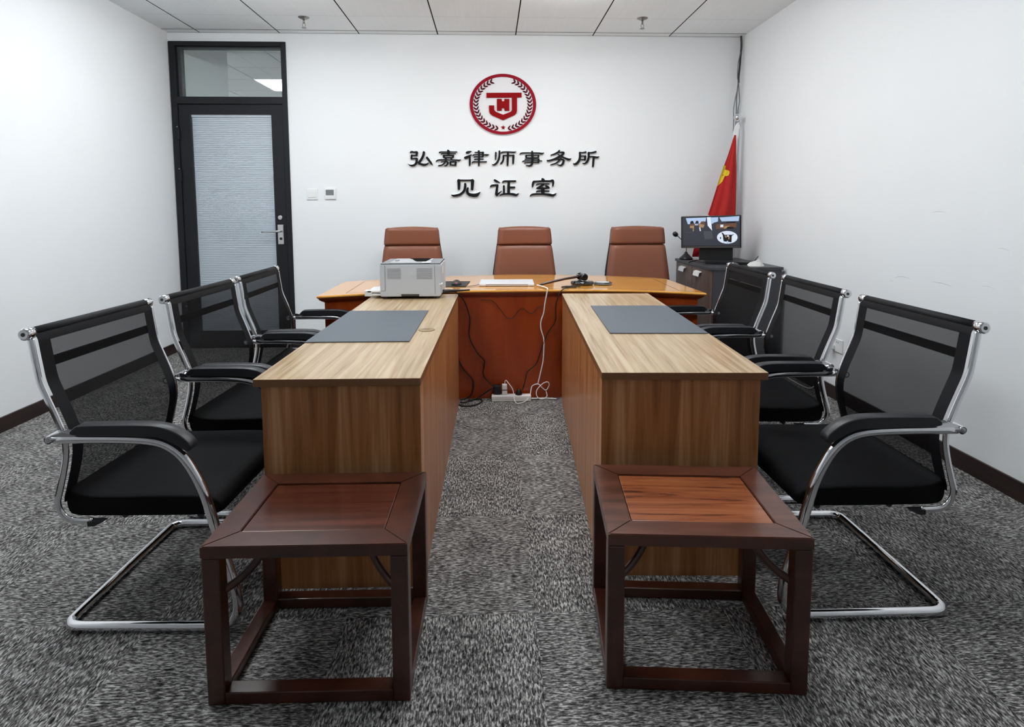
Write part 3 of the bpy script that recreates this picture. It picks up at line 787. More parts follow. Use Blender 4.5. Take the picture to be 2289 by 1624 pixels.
# ------------------------------------------------------------------ judges bench
ZB = 0.760
bench = thing('curved_bench', 'long curved glossy cherry bench desk below the emblem', 'desk', (0, 0, 0))
front = [(p.x, p.y) for p in spline([V(-1.103,3.696,0), V(-0.75,3.822,0), (-0.40,3.886,0), (-0.05,3.905,0), (0.35,3.908,0), (0.75,3.885,0), (1.08,3.822,0), V(1.405,3.694,0)], 9)]
rear = [(p.x, p.y) for p in spline([V(1.379,4.462,0), V(1.234,4.585,0), V(0.75,4.765,0), V(0.2,4.846,0), V(-0.364,4.735,0), V(-0.80,4.58,0), V(-1.11,4.443,0)], 6)]
front = [front[0]] + front[3:-3] + [front[-1]]; rear = [rear[0]] + rear[2:-2] + [rear[-1]]     # clear of the corners, so offsets do not fold
outline = front + rear
def offset_poly(poly, d):
    n = len(poly); out = []
    for i in range(n):
        p = Vector(poly[i]); a = Vector(poly[i-1]); c = Vector(poly[(i+1) % n])
        e1 = (p-a).normalized(); e2 = (c-p).normalized()
        n1 = Vector((-e1.y, e1.x)); n2 = Vector((-e2.y, e2.x))
        b_ = n1+n2; b_ = b_ / max(0.35, b_.length_squared) * 2 if b_.length > 1e-6 else n1
        out.append(tuple(p + b_*d/1.0*0.5*1.0 if False else p + (n1+n2).normalized()*d/max(0.45, (n1+n2).normalized().dot(n1))))
    return out
bm = bmesh.new()
layers = [(0.006, ZB), (0.002, ZB-0.0025), (0.0, ZB-0.008), (0.002, ZB-0.0135), (0.007, ZB-0.0175)]
rings = [[bm.verts.new((p[0], p[1], z)) for p in offset_poly(outline, d)] for d, z in layers]
n = len(outline)
caps = [bm.faces.new(rings[0]), bm.faces.new(rings[-1][::-1])]
for A, B in zip(rings, rings[1:]):
    for k in range(n):
        bm.faces.new((A[k], A[(k+1) % n], B[(k+1) % n], B[k]))
bmesh.ops.recalc_face_normals(bm, faces=bm.faces[:])
bmesh.ops.triangulate(bm, faces=caps, ngon_method='EAR_CLIP')
obj('bench_top', bm, m_cherry, bench)
bm = bmesh.new()
layers = [(0.008, ZB-0.0178), (0.009, ZB-0.021), (0.014, ZB-0.029), (0.023, ZB-0.038), (0.033, ZB-0.045), (0.035, ZB-0.048)]
rings = [[bm.verts.new((p[0], p[1], z)) for p in offset_poly(outline, d)] for d, z in layers]
caps = [bm.faces.new(rings[0]), bm.faces.new(rings[-1][::-1])]
for A, B in zip(rings, rings[1:]):
    for k in range(n):
        bm.faces.new((A[k], A[(k+1) % n], B[(k+1) % n], B[k]))
bmesh.ops.recalc_face_normals(bm, faces=bm.faces[:])
bmesh.ops.triangulate(bm, faces=caps, ngon_method='EAR_CLIP')
obj('cornice', bm, m_cherry_p, bench)
# inlay line near the rim
inl = offset_poly(outline, 0.085)
bm = bmesh.new()
a_ = offset_poly(outline, 0.150); 
nf = len(front)
def strip(pts, wd, z):
    P = [Vector((p[0], p[1], z)) for p in pts]; pv = None
    for i, p in enumerate(P):
        t = (P[min(len(P)-1, i+1)]-P[max(0, i-1)]).normalized(); nn = Vector((-t.y, t.x, 0))*wd
        cur = (bm.verts.new(p+nn), bm.verts.new(p-nn))
        if pv: bm.faces.new((pv[0], pv[1], cur[1], cur[0]))
        pv = cur
fi, ri = offset_poly(outline, 0.06)[:nf], offset_poly(outline, 0.06)[nf:]
loop_ = fi[3:nf-3] + ri[3:len(ri)-2]
strip(loop_ + [loop_[0]], 0.0022, ZB+0.0006)
m_inlay = mat('dark_inlay_line', (96, 44, 18), 0.3)
obj('inlay_line', bm, m_inlay, bench)
# carcass: curved front panel and two end panels
fo = offset_poly(outline, 0.037)[:nf]
bm = bmesh.new()
pf = fo; back_ = [(p[0], p[1]+0.022) for p in pf]
add_prism(bm, pf + back_[::-1], 'z', 0, ZB-0.0482)
obj('front_panel', bm, m_cherry_p, bench)
for s in (0, 1):
    a = pf[0] if s == 0 else pf[-1]
    x0, x1 = (a[0], a[0]+0.022) if s == 0 else (a[0]-0.022, a[0])
    obj('end_panel', box(x0, x1, a[1]+0.024, 4.33, 0, ZB-0.0482), m_cherry_p, bench)

# ------------------------------------------------------------------ leather chairs behind the bench (local: faces -y)
def leather_chair(label, loc, rz):
    t = thing('leather_chair', label, 'chair', loc, rz, 'brown leather chairs')
    def cushion(zs, halfw, yf, th, nx=10):
        bm = bmesh.new(); F, B = [], []
        for j, z in enumerate(zs):
            hw = halfw[j]; fr_, bk_ = [], []
            for k in range(nx+1):
                u = -1+2*k/nx
                edge = 1-abs(u)**6*0.5
                vj = j/(len(zs)-1); ve = 1-abs(2*vj-1)**8*0.6
                zz = z + (0.012*(1-u*u) if j == len(zs)-1 else 0)
                fr_.append(bm.verts.new((u*hw, yf[j]-th*0.5*edge*ve+0.015*u*u*-1, zz)))
                bk_.append(bm.verts.new((u*hw, yf[j]+th*0.5, zz)))
            F.append(fr_); B.append(bk_)
        R = len(zs)
        for j in range(R-1):
            for k in range(nx):
                bm.faces.new((F[j][k], F[j][k+1], F[j+1][k+1], F[j+1][k])); bm.faces.new((B[j][k+1], B[j][k], B[j+1][k], B[j+1][k+1]))
            for k, sgn in ((0, 0), (nx, 1)):
                q = (F[j][k], F[j+1][k], B[j+1][k], B[j][k]); bm.faces.new(q if sgn == 0 else q[::-1])
        for j in (0, R-1):
            for k in range(nx):
                q = (F[j][k], B[j][k], B[j][k+1], F[j][k+1]); bm.faces.new(q if j == 0 else q[::-1])
        for f in bm.faces: f.smooth = True
        bmesh.ops.recalc_face_normals(bm, faces=bm.faces[:]); return bm
    zs = [0.999, 1.004, 1.02, 1.05, 1.09, 1.12, 1.138, 1.144]
    obj('headrest', cushion(zs, [0.232, 0.236, 0.237, 0.2345, 0.230, 0.226, 0.222, 0.216], [0.03]*8, 0.085), m_leather, t)
    zs = [0.46, 0.47, 0.52, 0.62, 0.72, 0.82, 0.90, 0.96, 0.985, 0.995]
    obj('back_cushion', cushion(zs, [0.262, 0.272, 0.276, 0.276, 0.270, 0.259, 0.249, 0.241, 0.236, 0.230], [-0.02, -0.02, -0.015, -0.01, 0.0, 0.01, 0.02, 0.025, 0.03, 0.03], 0.075), m_leather, t)
    bm = prism([(-0.279, 0.45), (0.279, 0.45), (0.281, 0.62), (0.273, 0.76), (0.254, 0.90), (0.239, 1.0), (0.228, 1.12), (0.218, 1.146), (-0.218, 1.146), (-0.228, 1.12), (-0.239, 1.0), (-0.254, 0.90), (-0.273, 0.76), (-0.281, 0.62)], 'y', 0.058, 0.088, 0.006)
    obj('back_shell', bm, m_leather_edge, t)
    obj('seat', box(-0.27, 0.27, -0.46, -0.045, 0.40, 0.50, 0.035, 4), m_leather, t)
    for s in (-1, 1):
        bm = tube(spline([(s*0.295, 0.07, 0.62), (s*0.30, -0.10, 0.655), (s*0.30, -0.24, 0.65), (s*0.30, -0.30, 0.58), (s*0.29, -0.26, 0.44)], 5), 0.0, 10, flat=(0.02, 0.02, (1, 0, 0)))
        obj('armrest', bm, m_leather_edge, t)
    obj('gas_column', lathe([(0.045, 0.06), (0.03, 0.10), (0.03, 0.38), (0.09, 0.40)], (0, -0.22, 0), 16), m_black, t)
    bm = bmesh.new()
    bs = obj('star_base', lathe([(0.05, 0.055), (0.05, 0.10)], (0, -0.22, 0), 16), m_black, t)
    for k in range(5):
        a = 2*PI*k/5+0.3
        obj('base_arm', tube([(0.04*math.cos(a), -0.22+0.04*math.sin(a), 0.085), (0.26*math.cos(a), -0.22+0.26*math.sin(a), 0.065)], [0.02, 0.013], 8), m_black, bs)
        obj('caster', lathe([(0.025, -0.012), (0.025, 0.012)], (0.26*math.cos(a), -0.22+0.26*math.sin(a), 0.0255), 14, 'x'), m_black, bs)
    return t
lc = leather_chair('brown leather high back chair partly hidden by the printer', (-0.672, 5.03, 0), 0.03)
dup(lc, (0.300, 5.03, 0), 0.035, 'brown leather high back chair in the middle, behind the laptop')
dup(lc, (1.292, 5.03, 0), 0.0, 'brown leather high back chair nearest the corner cabinet')

# ------------------------------------------------------------------ printer
pr = thing('printer', 'pale grey laser printer at the far end of the left oak table', 'printer', (-0.499, 3.64, 0.762))
PW, PD, PH = 0.190, 0.37, 0.202
bm = bmesh.new()
poly = [(-PW+0.006, 0.012), (PW-0.012, 0.012), (PW-0.002, 0.02), (PW, 0.04), (PW-0.006, PH), (-PW, PH), (-PW, 0.02)]
add_prism(bm, [(-PW+0.005, 0), (-PW, 0.008), (-PW, PH-0.004), (-PW+0.004, PH), (PW-0.004, PH), (PW, PH-0.004), (PW, 0.012), (PW-0.010, 0), (0.052, 0), (0.052, 0.014), (-0.06, 0.014), (-0.06, 0)], 'y', 0, PD, 0.003)
body = obj('body', bm, m_grey_pl, pr)
obj('handle_recess', box(-0.059, 0.051, 0.004, PD-0.01, 0.001, 0.0135), m_dark_pl, pr)
bm = bmesh.new()
for x0, x1, n_ in ((-0.145, -0.060, 8), (0.038, 0.136, 8)):
    for k in range(n_):
        add_box(bm, x0, x1, -0.0012, 0.0005, 0.112+k*0.0088, 0.1147+k*0.0088)
obj('vent_grille', bm, m_grey_pl2, pr)
bm = bmesh.new()
add_box(bm, -0.1595, -0.1575, -0.0006, 0.0005, 0.036, PH-0.004); add_box(bm, -0.186, -0.1595, -0.0006, 0.0005, 0.036, 0.0375); add_box(bm, 0.1505, 0.1520, -0.0006, 0.0005, 0.012, PH-0.004)
obj('seam_line', bm, m_dark_pl, pr)
# top: rim with sunken paper rest
bm = bmesh.new()
add_prism(bm, [(-PW+0.002, 0.004), (PW-0.004, 0.004), (PW-0.004, PD-0.004), (-PW+0.002, PD-0.004)], 'z', PH, PH+0.006, 0.003)
top_ = obj('top_cover', bm, m_grey_pl2, pr)
bm = prism([(-0.135, 0.02), (0.115, 0.02), (0.115, PD-0.03), (-0.135, PD-0.03)], 'z', PH+0.0062, PH+0.009, 0.001)
obj('paper_rest', bm, m_grey_rest, top_)
bm = prism([(0.03, 0.10), (0.085, 0.10), (0.10, PD-0.035), (-0.05, PD-0.035), (-0.02, PD-0.10), (0.01, 0.15)], 'z', PH+0.0092, PH+0.0105)
obj('output_slot', bm, m_matte_black, top_)
obj('paper_stop', box(-0.118, -0.095, 0.14, 0.20, PH+0.0092, PH+0.013, 0.001), m_grey_pl2, top_)
obj('control_label', box(0.068, 0.124, 0.012, 0.085, PH+0.0092, PH+0.0105), m_white_pl, top_)
# paper tray sticking out to the left
bm = prism([(-PW-0.085, 0.03), (-PW+0.0, 0.03), (-PW+0.0, 0.29), (-PW-0.05, 0.29), (-PW-0.05, 0.24), (-PW-0.085, 0.22)], 'z', 0.022, 0.034, 0.002)
add_box(bm, -PW-0.105, -PW-0.060, 0.03, 0.085, -0.002, 0.035, 0.003)
add_box(bm, -PW-0.060, -PW-0.0005, 0.034, 0.26, 0.002, 0.016, 0.001)
obj('paper_tray', bm, m_white_pl, pr)
for x in (-0.16, 0.15):
    obj('foot', box(x-0.012, x+0.012, 0.02, 0.044, -0.0155, 0.0, 0.001), m_dark_pl, pr)
obj('side_label', box(PW, PW+0.0006, 0.10, 0.18, 0.135, 0.18), m_white_pl, pr)
obj('side_latch', box(PW-0.012, PW+0.006, -0.003, 0.06, 0.073, 0.080, 0.002), m_white_pl, pr)

def cable(name, pts, r, m, label, cat='cable', group=None, n=6, closed=False, parent=None):
    o = obj(name, tube(spline(pts, n, closed), r, 8, closed), m, parent)
    if parent is None: tag(o, label, cat, group)
    return o
YP = 3.918
bm = tube(spline([(-0.302, 3.70, 0.785), (-0.26, 3.72, 0.784), (-0.20, 3.78, 0.778), (-0.14, 3.86, 0.770)], 5), [0.012, 0.012, 0.012, 0.012, 0.012, 0.011, 0.010, 0.009, 0.008, 0.007, 0.006, 0.006, 0.005, 0.005, 0.005, 0.005], 8)
pc = tag(obj('power_cable', bm, m_blackcable), 'black cable running from the printer down the bench front to the floor', 'cable')
zq = [(-0.250, 3.735, 0.778), (-0.225, 3.80, 0.762), (-0.19, 3.868, 0.715), (-0.165, 3.90, 0.66), (-0.143, YP-0.01, 0.583), (-0.140, YP, 0.535), (-0.146, YP, 0.445), (-0.101, YP, 0.340), (-0.047, YP, 0.277), (-0.043, YP, 0.249), (-0.053, YP, 0.193), (-0.041, YP, 0.150), (0.021, YP-0.01, 0.093), (0.06, 3.90, 0.062)]
cable('cord', zq, 0.0042, m_blackcable, None, parent=pc)
cable('hanging_cable', [(0.215, 3.885, 0.07), (0.225, 3.895, 0.10), (0.24, 3.91, 0.15), (0.252, YP, 0.19), (0.312, YP, 0.246), (0.340, YP, 0.323), (0.371, YP, 0.414), (0.395, YP, 0.469), (0.440, YP-0.01, 0.539), (0.446, YP-0.008, 0.594), (0.445, 3.90, 0.66), (0.470, 3.885, 0.742), (0.50, 3.90, 0.768), (0.54, 3.96, 0.766)], 0.0036, m_blackcable,
      'black cord hanging down the right of the bench front behind the white one')
cable('thin_wire', [(-0.068, YP+0.012, 0.692), (-0.040, YP+0.012, 0.690), (0.018, YP+0.012, 0.680), (0.072, YP+0.012, 0.616), (0.113, YP+0.012, 0.566), (0.154, YP+0.012, 0.567), (0.192, YP+0.012, 0.615), (0.223, YP+0.012, 0.629), (0.265, YP+0.012, 0.597), (0.292, YP+0.012, 0.600), (0.320, YP+0.012, 0.631), (0.358, YP+0.012, 0.645)], 0.0022, m_blackcable,
      'thin dark wire waving across the upper bench front')
cable('floor_cord', [(-0.24, YP, 0.32), (-0.219, YP, 0.273), (-0.185, YP, 0.21), (-0.13, YP, 0.146), (-0.121, YP, 0.096), (-0.135, YP-0.01, 0.04), (-0.175, 3.908, 0.012), (-0.215, 3.90, 0.008)], 0.005, m_blackcable,
      'thick black cord bulging from behind the left table to the floor')
cable('cord_loop', [(-0.219, 3.806, 0.006), (-0.185, 3.775, 0.006), (-0.113, 3.785, 0.006), (-0.061, 3.856, 0.006), (-0.075, 3.908, 0.006), (-0.129, 3.893, 0.006), (-0.175, 3.844, 0.006), (-0.205, 3.82, 0.016)], 0.0048, m_blackcable,
      'black cord loop lying on the carpet by the left table')

# ------------------------------------------------------------------ power strip and plugs
ps = thing('power_strip', 'white power strip on the carpet at the foot of the bench', 'power strip', (0.139, 3.885, 0), -0.02)
obj('housing', box(-0.135, 0.135, -0.026, 0.026, 0, 0.042, 0.006), m_white_pl, ps)
bm = bmesh.new()
for k in range(4):
    for s in (-1, 1): add_box(bm, -0.085+k*0.055+s*0.009-0.0018, -0.085+k*0.055+s*0.009+0.0018, -0.004, 0.006, 0.0418, 0.0425)
obj('sockets', bm, m_dark_pl, ps)
obj('seam', box(-0.1352, 0.1352, -0.0263, 0.0263, 0.0195, 0.0208), m_grey_pl2, ps)
ca = thing('usb_charger', 'white charger cube stacked on an adapter in the power strip', 'charger', (0.093, 3.885, 0.0425))
obj('adapter', box(-0.018, 0.018, -0.016, 0.016, 0, 0.033, 0.003), m_white_pl, ca)
obj('gap_band', box(-0.017, 0.017, -0.015, 0.015, 0.033, 0.037), m_black, ca)
obj('cube', box(-0.018, 0.017, -0.016, 0.016, 0.037, 0.074, 0.004), m_white_pl, ca)
cable('charge_cord', [(0.002, 0, 0.074), (0.003, 0, 0.092), (0.010, -0.002, 0.101), (0.022, -0.006, 0.088), (0.050, -0.012, 0.050), (0.060, -0.022, 0.020), (0.062, -0.032, -0.01), (0.07, -0.05, -0.034), (0.09, -0.08, -0.038), (0.135, -0.04, -0.0385), (0.16, -0.034, -0.02)], 0.0028, m_whitecable, None, parent=ca)
tag(obj('black_plug', lathe([(0.024, 0.0425), (0.023, 0.052), (0.012, 0.072), (0.007, 0.082)], (0.190, 3.885, 0), 14), m_black), 'black plug standing in the right half of the power strip', 'plug')
bl = tag(obj('black_adapter', box(0.018, 0.068, 3.882, 3.922, 0.0425, 0.105, 0.006), m_black), 'black block adapter plugged in at the left end of the power strip', 'adapter')
cable('cord', [(0.026, 3.90, 0.09), (0.0, 3.90, 0.078), (-0.05, 3.90, 0.045), (-0.10, 3.90, 0.014), (-0.16, 3.89, 0.008)], 0.0045, m_blackcable, None, parent=bl)
cable('strip_cord', [(0.274, 3.885, 0.012), (0.32, 3.90, 0.008), (0.38, 3.90, 0.007), (0.45, 3.885, 0.007)], 0.0045, m_whitecable,
      'white cord leading from the power strip to the right table', 'cable')
lp = [(0.240, 3.86, 0.018), (0.258, 3.862, 0.030), (0.272, 3.90, 0.048), (0.285, 3.93, 0.085), (0.325, YP-0.005, 0.105), (0.355, YP-0.01, 0.078), (0.380, YP-0.01, 0.063), (0.401, YP-0.012, 0.100), (0.388, YP-0.016, 0.122), (0.352, YP-0.018, 0.108), (0.314, YP-0.02, 0.064), (0.318, YP-0.03, 0.022), (0.352, YP-0.035, 0.008), (0.384, YP-0.03, 0.026), (0.379, YP-0.02, 0.058)]
lc_ = cable('white_cable', [(0.330, 4.07, 0.772), (0.368, 3.98, 0.772), (0.385, 3.895, 0.772), (0.383, 3.884, 0.752), (0.370, 3.90, 0.668), (0.362, 3.912, 0.599), (0.345, 3.915, 0.544), (0.345, 3.917, 0.488), (0.364, 3.918, 0.418), (0.364, YP, 0.334), (0.359, YP, 0.264), (0.345, YP, 0.194), (0.325, YP-0.003, 0.110)], 0.004, m_whitecable,
      'white cord hanging from the laptop down the bench front')
cable('cord_tangle', lp, 0.0032, m_whitecable, None, parent=lc_)

# ------------------------------------------------------------------ things on the bench
lap = thing('laptop', 'closed silver laptop lying on the bench before the middle chair', 'laptop', (0.120, 4.225, ZB+0.001), -0.03)
obj('base', box(-0.195, 0.195, -0.128, 0.128, 0.002, 0.010, 0.003), m_silver, lap)
obj('lid', box(-0.195, 0.195, -0.130, 0.128, 0.012, 0.019, 0.003), m_silver, lap)
obj('hinge_strip', box(-0.150, 0.150, -0.127, -0.10, 0.0, 0.0125, 0.001), m_black, lap)
bm = bmesh.new()
for s in (-1, 1): add_box(bm, s*0.172-0.021, s*0.172+0.021, -0.133, -0.115, 0.002, 0.014, 0.002)
obj('hinge_corner', bm, m_silver, lap)
bm = lathe([(0.016, 0.0191), (0.016, 0.0194)], (0, 0.01, 0), 18, sx=0.95)
obj('lid_mark', bm, m_white_pl, lap)
mpd = tag(obj('mouse_pad', prism([(-0.335, 4.085), (-0.175, 4.078), (-0.152, 4.384), (-0.335, 4.39)], 'z', ZB+0.001, ZB+0.004), mat('dark_mouse_pad', (52, 48, 46), 0.7)), 'dark mouse pad on the bench beside the printer', 'mouse pad')
ms = thing('computer_mouse', 'black mouse with a red light on the dark mouse pad', 'mouse', (-0.245, 4.19, ZB+0.0045))
bm = add_sphere(bmesh.new(), (0, 0, 0.0), 1.0, (0.034, 0.055, 0.036))
for v in list(bm.verts):
    if v.co.z < 0: v.co.z = 0
obj('shell', bm, mat('dark_mouse_shell', (58, 54, 54), 0.4), ms)
obj('light', add_sphere(bmesh.new(), (0, -0.050, 0.018), 0.003), emit('red_led', (255, 60, 60), 1.0), ms)
obj('skirt', lathe([(0.0345, 0.0), (0.0352, 0.008), (0.033, 0.012)], n=24), m_black, ms)
cable('mouse_cord', [(-0.02, -0.045, 0.008), (-0.03, -0.07, 0.003), (0.02, -0.10, 0.002), (0.09, -0.10, 0.0), (0.14, -0.06, 0.001), (0.172, -0.04, 0.003)], 0.0022, m_blackcable, None, parent=ms)
gb = tag(obj('gavel_block', lathe([(0.070, ZB+0.0005), (0.082, ZB+0.006), (0.083, ZB+0.018), (0.074, ZB+0.028), (0.05, ZB+0.031)], (0.664, 4.16, 0), 32), m_gloss_black), 'round gloss black sounding block under the gavel head', 'sounding block')
gv = thing('gavel', 'dark wooden gavel resting on its black sounding block', 'gavel', (0.664, 4.16, ZB+0.031))
ax = V(0.35, -0.93, 0.0).normalized()
bm = bmesh.new()
pr_ = [(-0.044, 0.018), (-0.040, 0.026), (-0.030, 0.027), (-0.027, 0.023), (0.0, 0.024), (0.027, 0.023), (0.030, 0.027), (0.040, 0.026), (0.044, 0.018)]
add_tube(bm, [V(0, 0, 0.0275)+ax*a for a, r_ in pr_], [r_ for a, r_ in pr_], 18)
obj('head', bm, m_gloss_black, gv)
bm = tube([V(0, 0, 0.0275)+V(-0.93, -0.30, -0.0)*0.02, V(-0.05, -0.012, 0.026), V(-0.13, -0.035, 0.016), V(-0.22, -0.060, 0.001), V(-0.295, -0.080, -0.0145), V(-0.325, -0.088, -0.021)], [0.008, 0.009, 0.0085, 0.0095, 0.0095, 0.005], 12)
obj('handle', bm, m_gavel, gv)
bd = thing('round_badge_case', 'small flat round black case with a pale top beside the sounding block', 'case', (0.815, 4.158, ZB+0.0005))
obj('case', lathe([(0.062, 0), (0.066, 0.006), (0.066, 0.014), (0.060, 0.018)], n=30), m_gloss_black, bd)
obj('rim_line', lathe([(0.0665, 0.0075), (0.0665, 0.009)], n=30), m_silver, bd)
obj('pale_top', lathe([(0.046, 0.0181), (0.046, 0.0192)], n=24), mat('pale_case_top', (190, 190, 192), 0.3), bd)
bm = box(0.525, 0.600, 4.00, 4.03, ZB+0.0005, ZB+0.012, 0.004)
ad = tag(obj('cable_adapter', bm, m_black), 'small black connector lying on the bench edge before the sounding block', 'connector')
cable('lead', [(0.53, 4.01, ZB+0.006), (0.51, 3.99, ZB+0.004), (0.50, 4.03, ZB+0.0035), (0.545, 4.05, ZB+0.0035), (0.60, 4.035, ZB+0.005), (0.63, 4.02, ZB+0.0035)], 0.003, m_blackcable, None, parent=ad)

# ------------------------------------------------------------------ corner cabinet
CX0, CX1, CY0, CY1, CZ = 1.752, 2.335, 4.535, 5.40, 0.84
cab = thing('corner_cabinet', 'low cabinet with brown doors and dark slate top in the right corner', 'cabinet', (0, 0, 0))
obj('cabinet_top', box(CX0-0.012, CX1, CY0-0.012, CY1, CZ-0.024, CZ, 0.002), m_slate, cab)
obj('carcass', box(CX0+0.018, CX1-0.01, CY0, CY1-0.004, 0.0, CZ-0.0245), m_slate, cab)
for y0, y1, yh in ((CY0+0.004, 4.962, 4.80), (4.970, CY1-0.006, 5.185)):
    d = obj('door', box(CX0, CX0+0.0175, y0, y1, 0.06, CZ-0.027, 0.001), m_gcab, cab)
    bm = prism([(CX0-0.001, 0.786), (CX0-0.024, 0.780), (CX0-0.032, 0.744), (CX0-0.027, 0.741), (CX0-0.019, 0.772), (CX0-0.001, 0.778)], 'y', yh-0.062, yh+0.062)
    obj('handle', bm, m_white_pl, d)

mo = thing('monitor', 'black monitor showing camera views on the corner cabinet', 'monitor', (1.920, 5.00, CZ+0.001))
mo.rotation_euler = (0, 0, math.radians(-24))
mw, mh, cz0 = 0.249, 0.141, 0.262
RM = Matrix.Rotation(math.radians(-1.6), 4, 'Y')
def scr(u, v, y): # u,v -1..1 on the screen face
    p = RM @ V(u*mw, y, v*mh); return (p.x, p.y, p.z+cz0)
def rot_bm(bm):
    for v in bm.verts:
        p = RM @ v.co; v.co = V(p.x, p.y, p.z+cz0)
    return bm
obj('casing', rot_bm(box(-mw, mw, 0.0, 0.038, -mh, mh, 0.006)), m_black, mo)
m_screen = emit('screen_dark', (52, 54, 64), 0.35)
scn = obj('screen', rot_bm(box(-mw+0.012, mw-0.012, -0.0012, 0.0, -mh+0.022, mh-0.012)), m_screen, mo)
PIC = {'sky': emit('screen_pale_blue', (160, 180, 208), 0.5), 'dark': emit('screen_black', (20, 18, 24), 0.25), 'tan': emit('screen_tan', (150, 118, 84), 0.5),
       'brown': emit('screen_brown', (96, 66, 50), 0.5), 'grey': emit('screen_grey', (70, 74, 84), 0.4), 'white': emit('screen_white', (200, 208, 222), 0.55)}
keys = list(PIC); 
def pic(name, shapes, y=-0.0016):
    bm = bmesh.new()
    for i, (k, poly) in enumerate(shapes):
        f = bm.faces.new([bm.verts.new(scr(u, v, y-0.00008*i)) for u, v in poly]); f.material_index = keys.index(k)
    o = obj(name, bm, [PIC[k] for k in keys], scn); return o
# crop frame (1999x1624 tracing) -> screen u,v
def cv(x, y):
    u = -1 + 2*(x-175)/(1690-175) ; v = 1 - 2*(y-185)/(1085-185); return (u - 0.02*(v-1), v)
def P_(pts): return [cv(*p) for p in pts]
def circ(cx, cy, rx, ry, n=28): return [cv(cx+rx*math.cos(2*PI*k/n), cy+ry*math.sin(2*PI*k/n)) for k in range(n)]
pic('left_view', [
 ('sky', P_([(300, 240), (820, 232), (800, 340), (640, 400), (345, 410)])),
 ('white', P_([(835, 225), (935, 225), (955, 605), (850, 460)])),
 ('dark', P_([(425, 322), (485, 320), (505, 395), (400, 400)])), ('dark', P_([(560, 322), (612, 320), (628, 390), (530, 395)])), ('brown', P_([(690, 340), (770, 335), (790, 420), (660, 400)])),
 ('brown', P_([(410, 400), (525, 395), (520, 440), (380, 450)])), ('white', P_([(522, 420), (612, 420), (610, 440), (524, 440)])), ('tan', P_([(630, 405), (770, 430), (740, 515), (630, 500)])),
 ('tan', P_([(400, 455), (505, 450), (490, 615), (465, 610), (470, 520), (395, 520)])), ('white', P_([(632, 510), (660, 505), (675, 605), (645, 608)])),
 ('grey', P_([(285, 630), (480, 640), (480, 655), (285, 648)])), ('grey', P_([(740, 615), (950, 615), (975, 830), (760, 840)]))])
pic('right_view', [
 ('sky', P_([(940, 235), (1120, 232), (1110, 350), (1010, 380), (950, 420)])), ('sky', P_([(1150, 240), (1640, 215), (1620, 350), (1200, 350)])),
 ('brown', P_([(1060, 430), (1560, 400), (1550, 520), (1320, 510), (1290, 555), (1060, 550)])), ('dark', P_([(1320, 360), (1440, 352), (1540, 360), (1540, 395), (1310, 390)])),
 ('tan', P_([(1270, 480), (1400, 470), (1320, 545), (1240, 550)])), ('white', P_([(1170, 440), (1240, 440), (1240, 510), (1160, 510)])), ('dark', P_([(1340, 500), (1480, 505), (1500, 560), (1300, 560)]))])
pic('round_view', [('white', circ(1325, 790, 255, 175)), ('dark', P_([(1215, 720), (1440, 720), (1425, 930), (1230, 900)])), ('dark', P_([(1185, 655), (1215, 660), (1260, 720), (1220, 740)])), ('dark', P_([(1480, 700), (1490, 710), (1420, 770), (1405, 750)])),
 ('tan', P_([(1260, 740), (1300, 740), (1310, 800), (1280, 800)])), ('white', P_([(1320, 735), (1370, 735), (1370, 775), (1320, 775)])), ('tan', P_([(1350, 780), (1390, 780), (1370, 850), (1350, 850)])),
 ('dark', P_([(1145, 780), (1170, 780), (1170, 835), (1145, 835)])), ('sky', P_([(1235, 890), (1250, 890), (1240, 950), (1215, 945)])), ('sky', P_([(1310, 890), (1345, 885), (1340, 960), (1310, 955)]))])
obj('chin', rot_bm(box(-mw+0.01, mw-0.01, -0.0014, 0.0, -mh+0.002, -mh+0.018)), m_dark_pl, mo)
obj('top_tab', rot_bm(box(-0.07, -0.015, -0.001, 0.03, mh, mh+0.005, 0.001)), m_white_pl, mo)
bm = box(-0.095, 0.185, 0.045, 0.075, 0.01, 0.17, 0.006)
obj('stand', bm, m_black, mo)
obj('stand_base', box(-0.08, 0.20, -0.05, 0.14, 0.0, 0.012, 0.004), m_dark_pl, mo)
kb = tag(obj('keyboard', prism([(1.805, 4.80), (2.215, 4.68), (2.245, 4.795), (1.835, 4.915)], 'z', CZ+0.001, CZ+0.022, 0.004), m_black), 'flat black keyboard on the corner cabinet before the monitor', 'keyboard')
mm = thing('computer_mouse', 'small dark grey mouse on the front edge of the corner cabinet', 'mouse', (1.975, 4.625, CZ+0.0005))
bm = add_sphere(bmesh.new(), (0, 0, 0), 1.0, (0.042, 0.030, 0.030))
for v in bm.verts:
    if v.co.z < 0: v.co.z = 0
obj('shell', bm, mat('dark_grey_mouse', (78, 78, 80), 0.3), mm)
obj('wheel', add_sphere(bmesh.new(), (-0.012, -0.008, 0.026), 0.006), m_silver, mm)
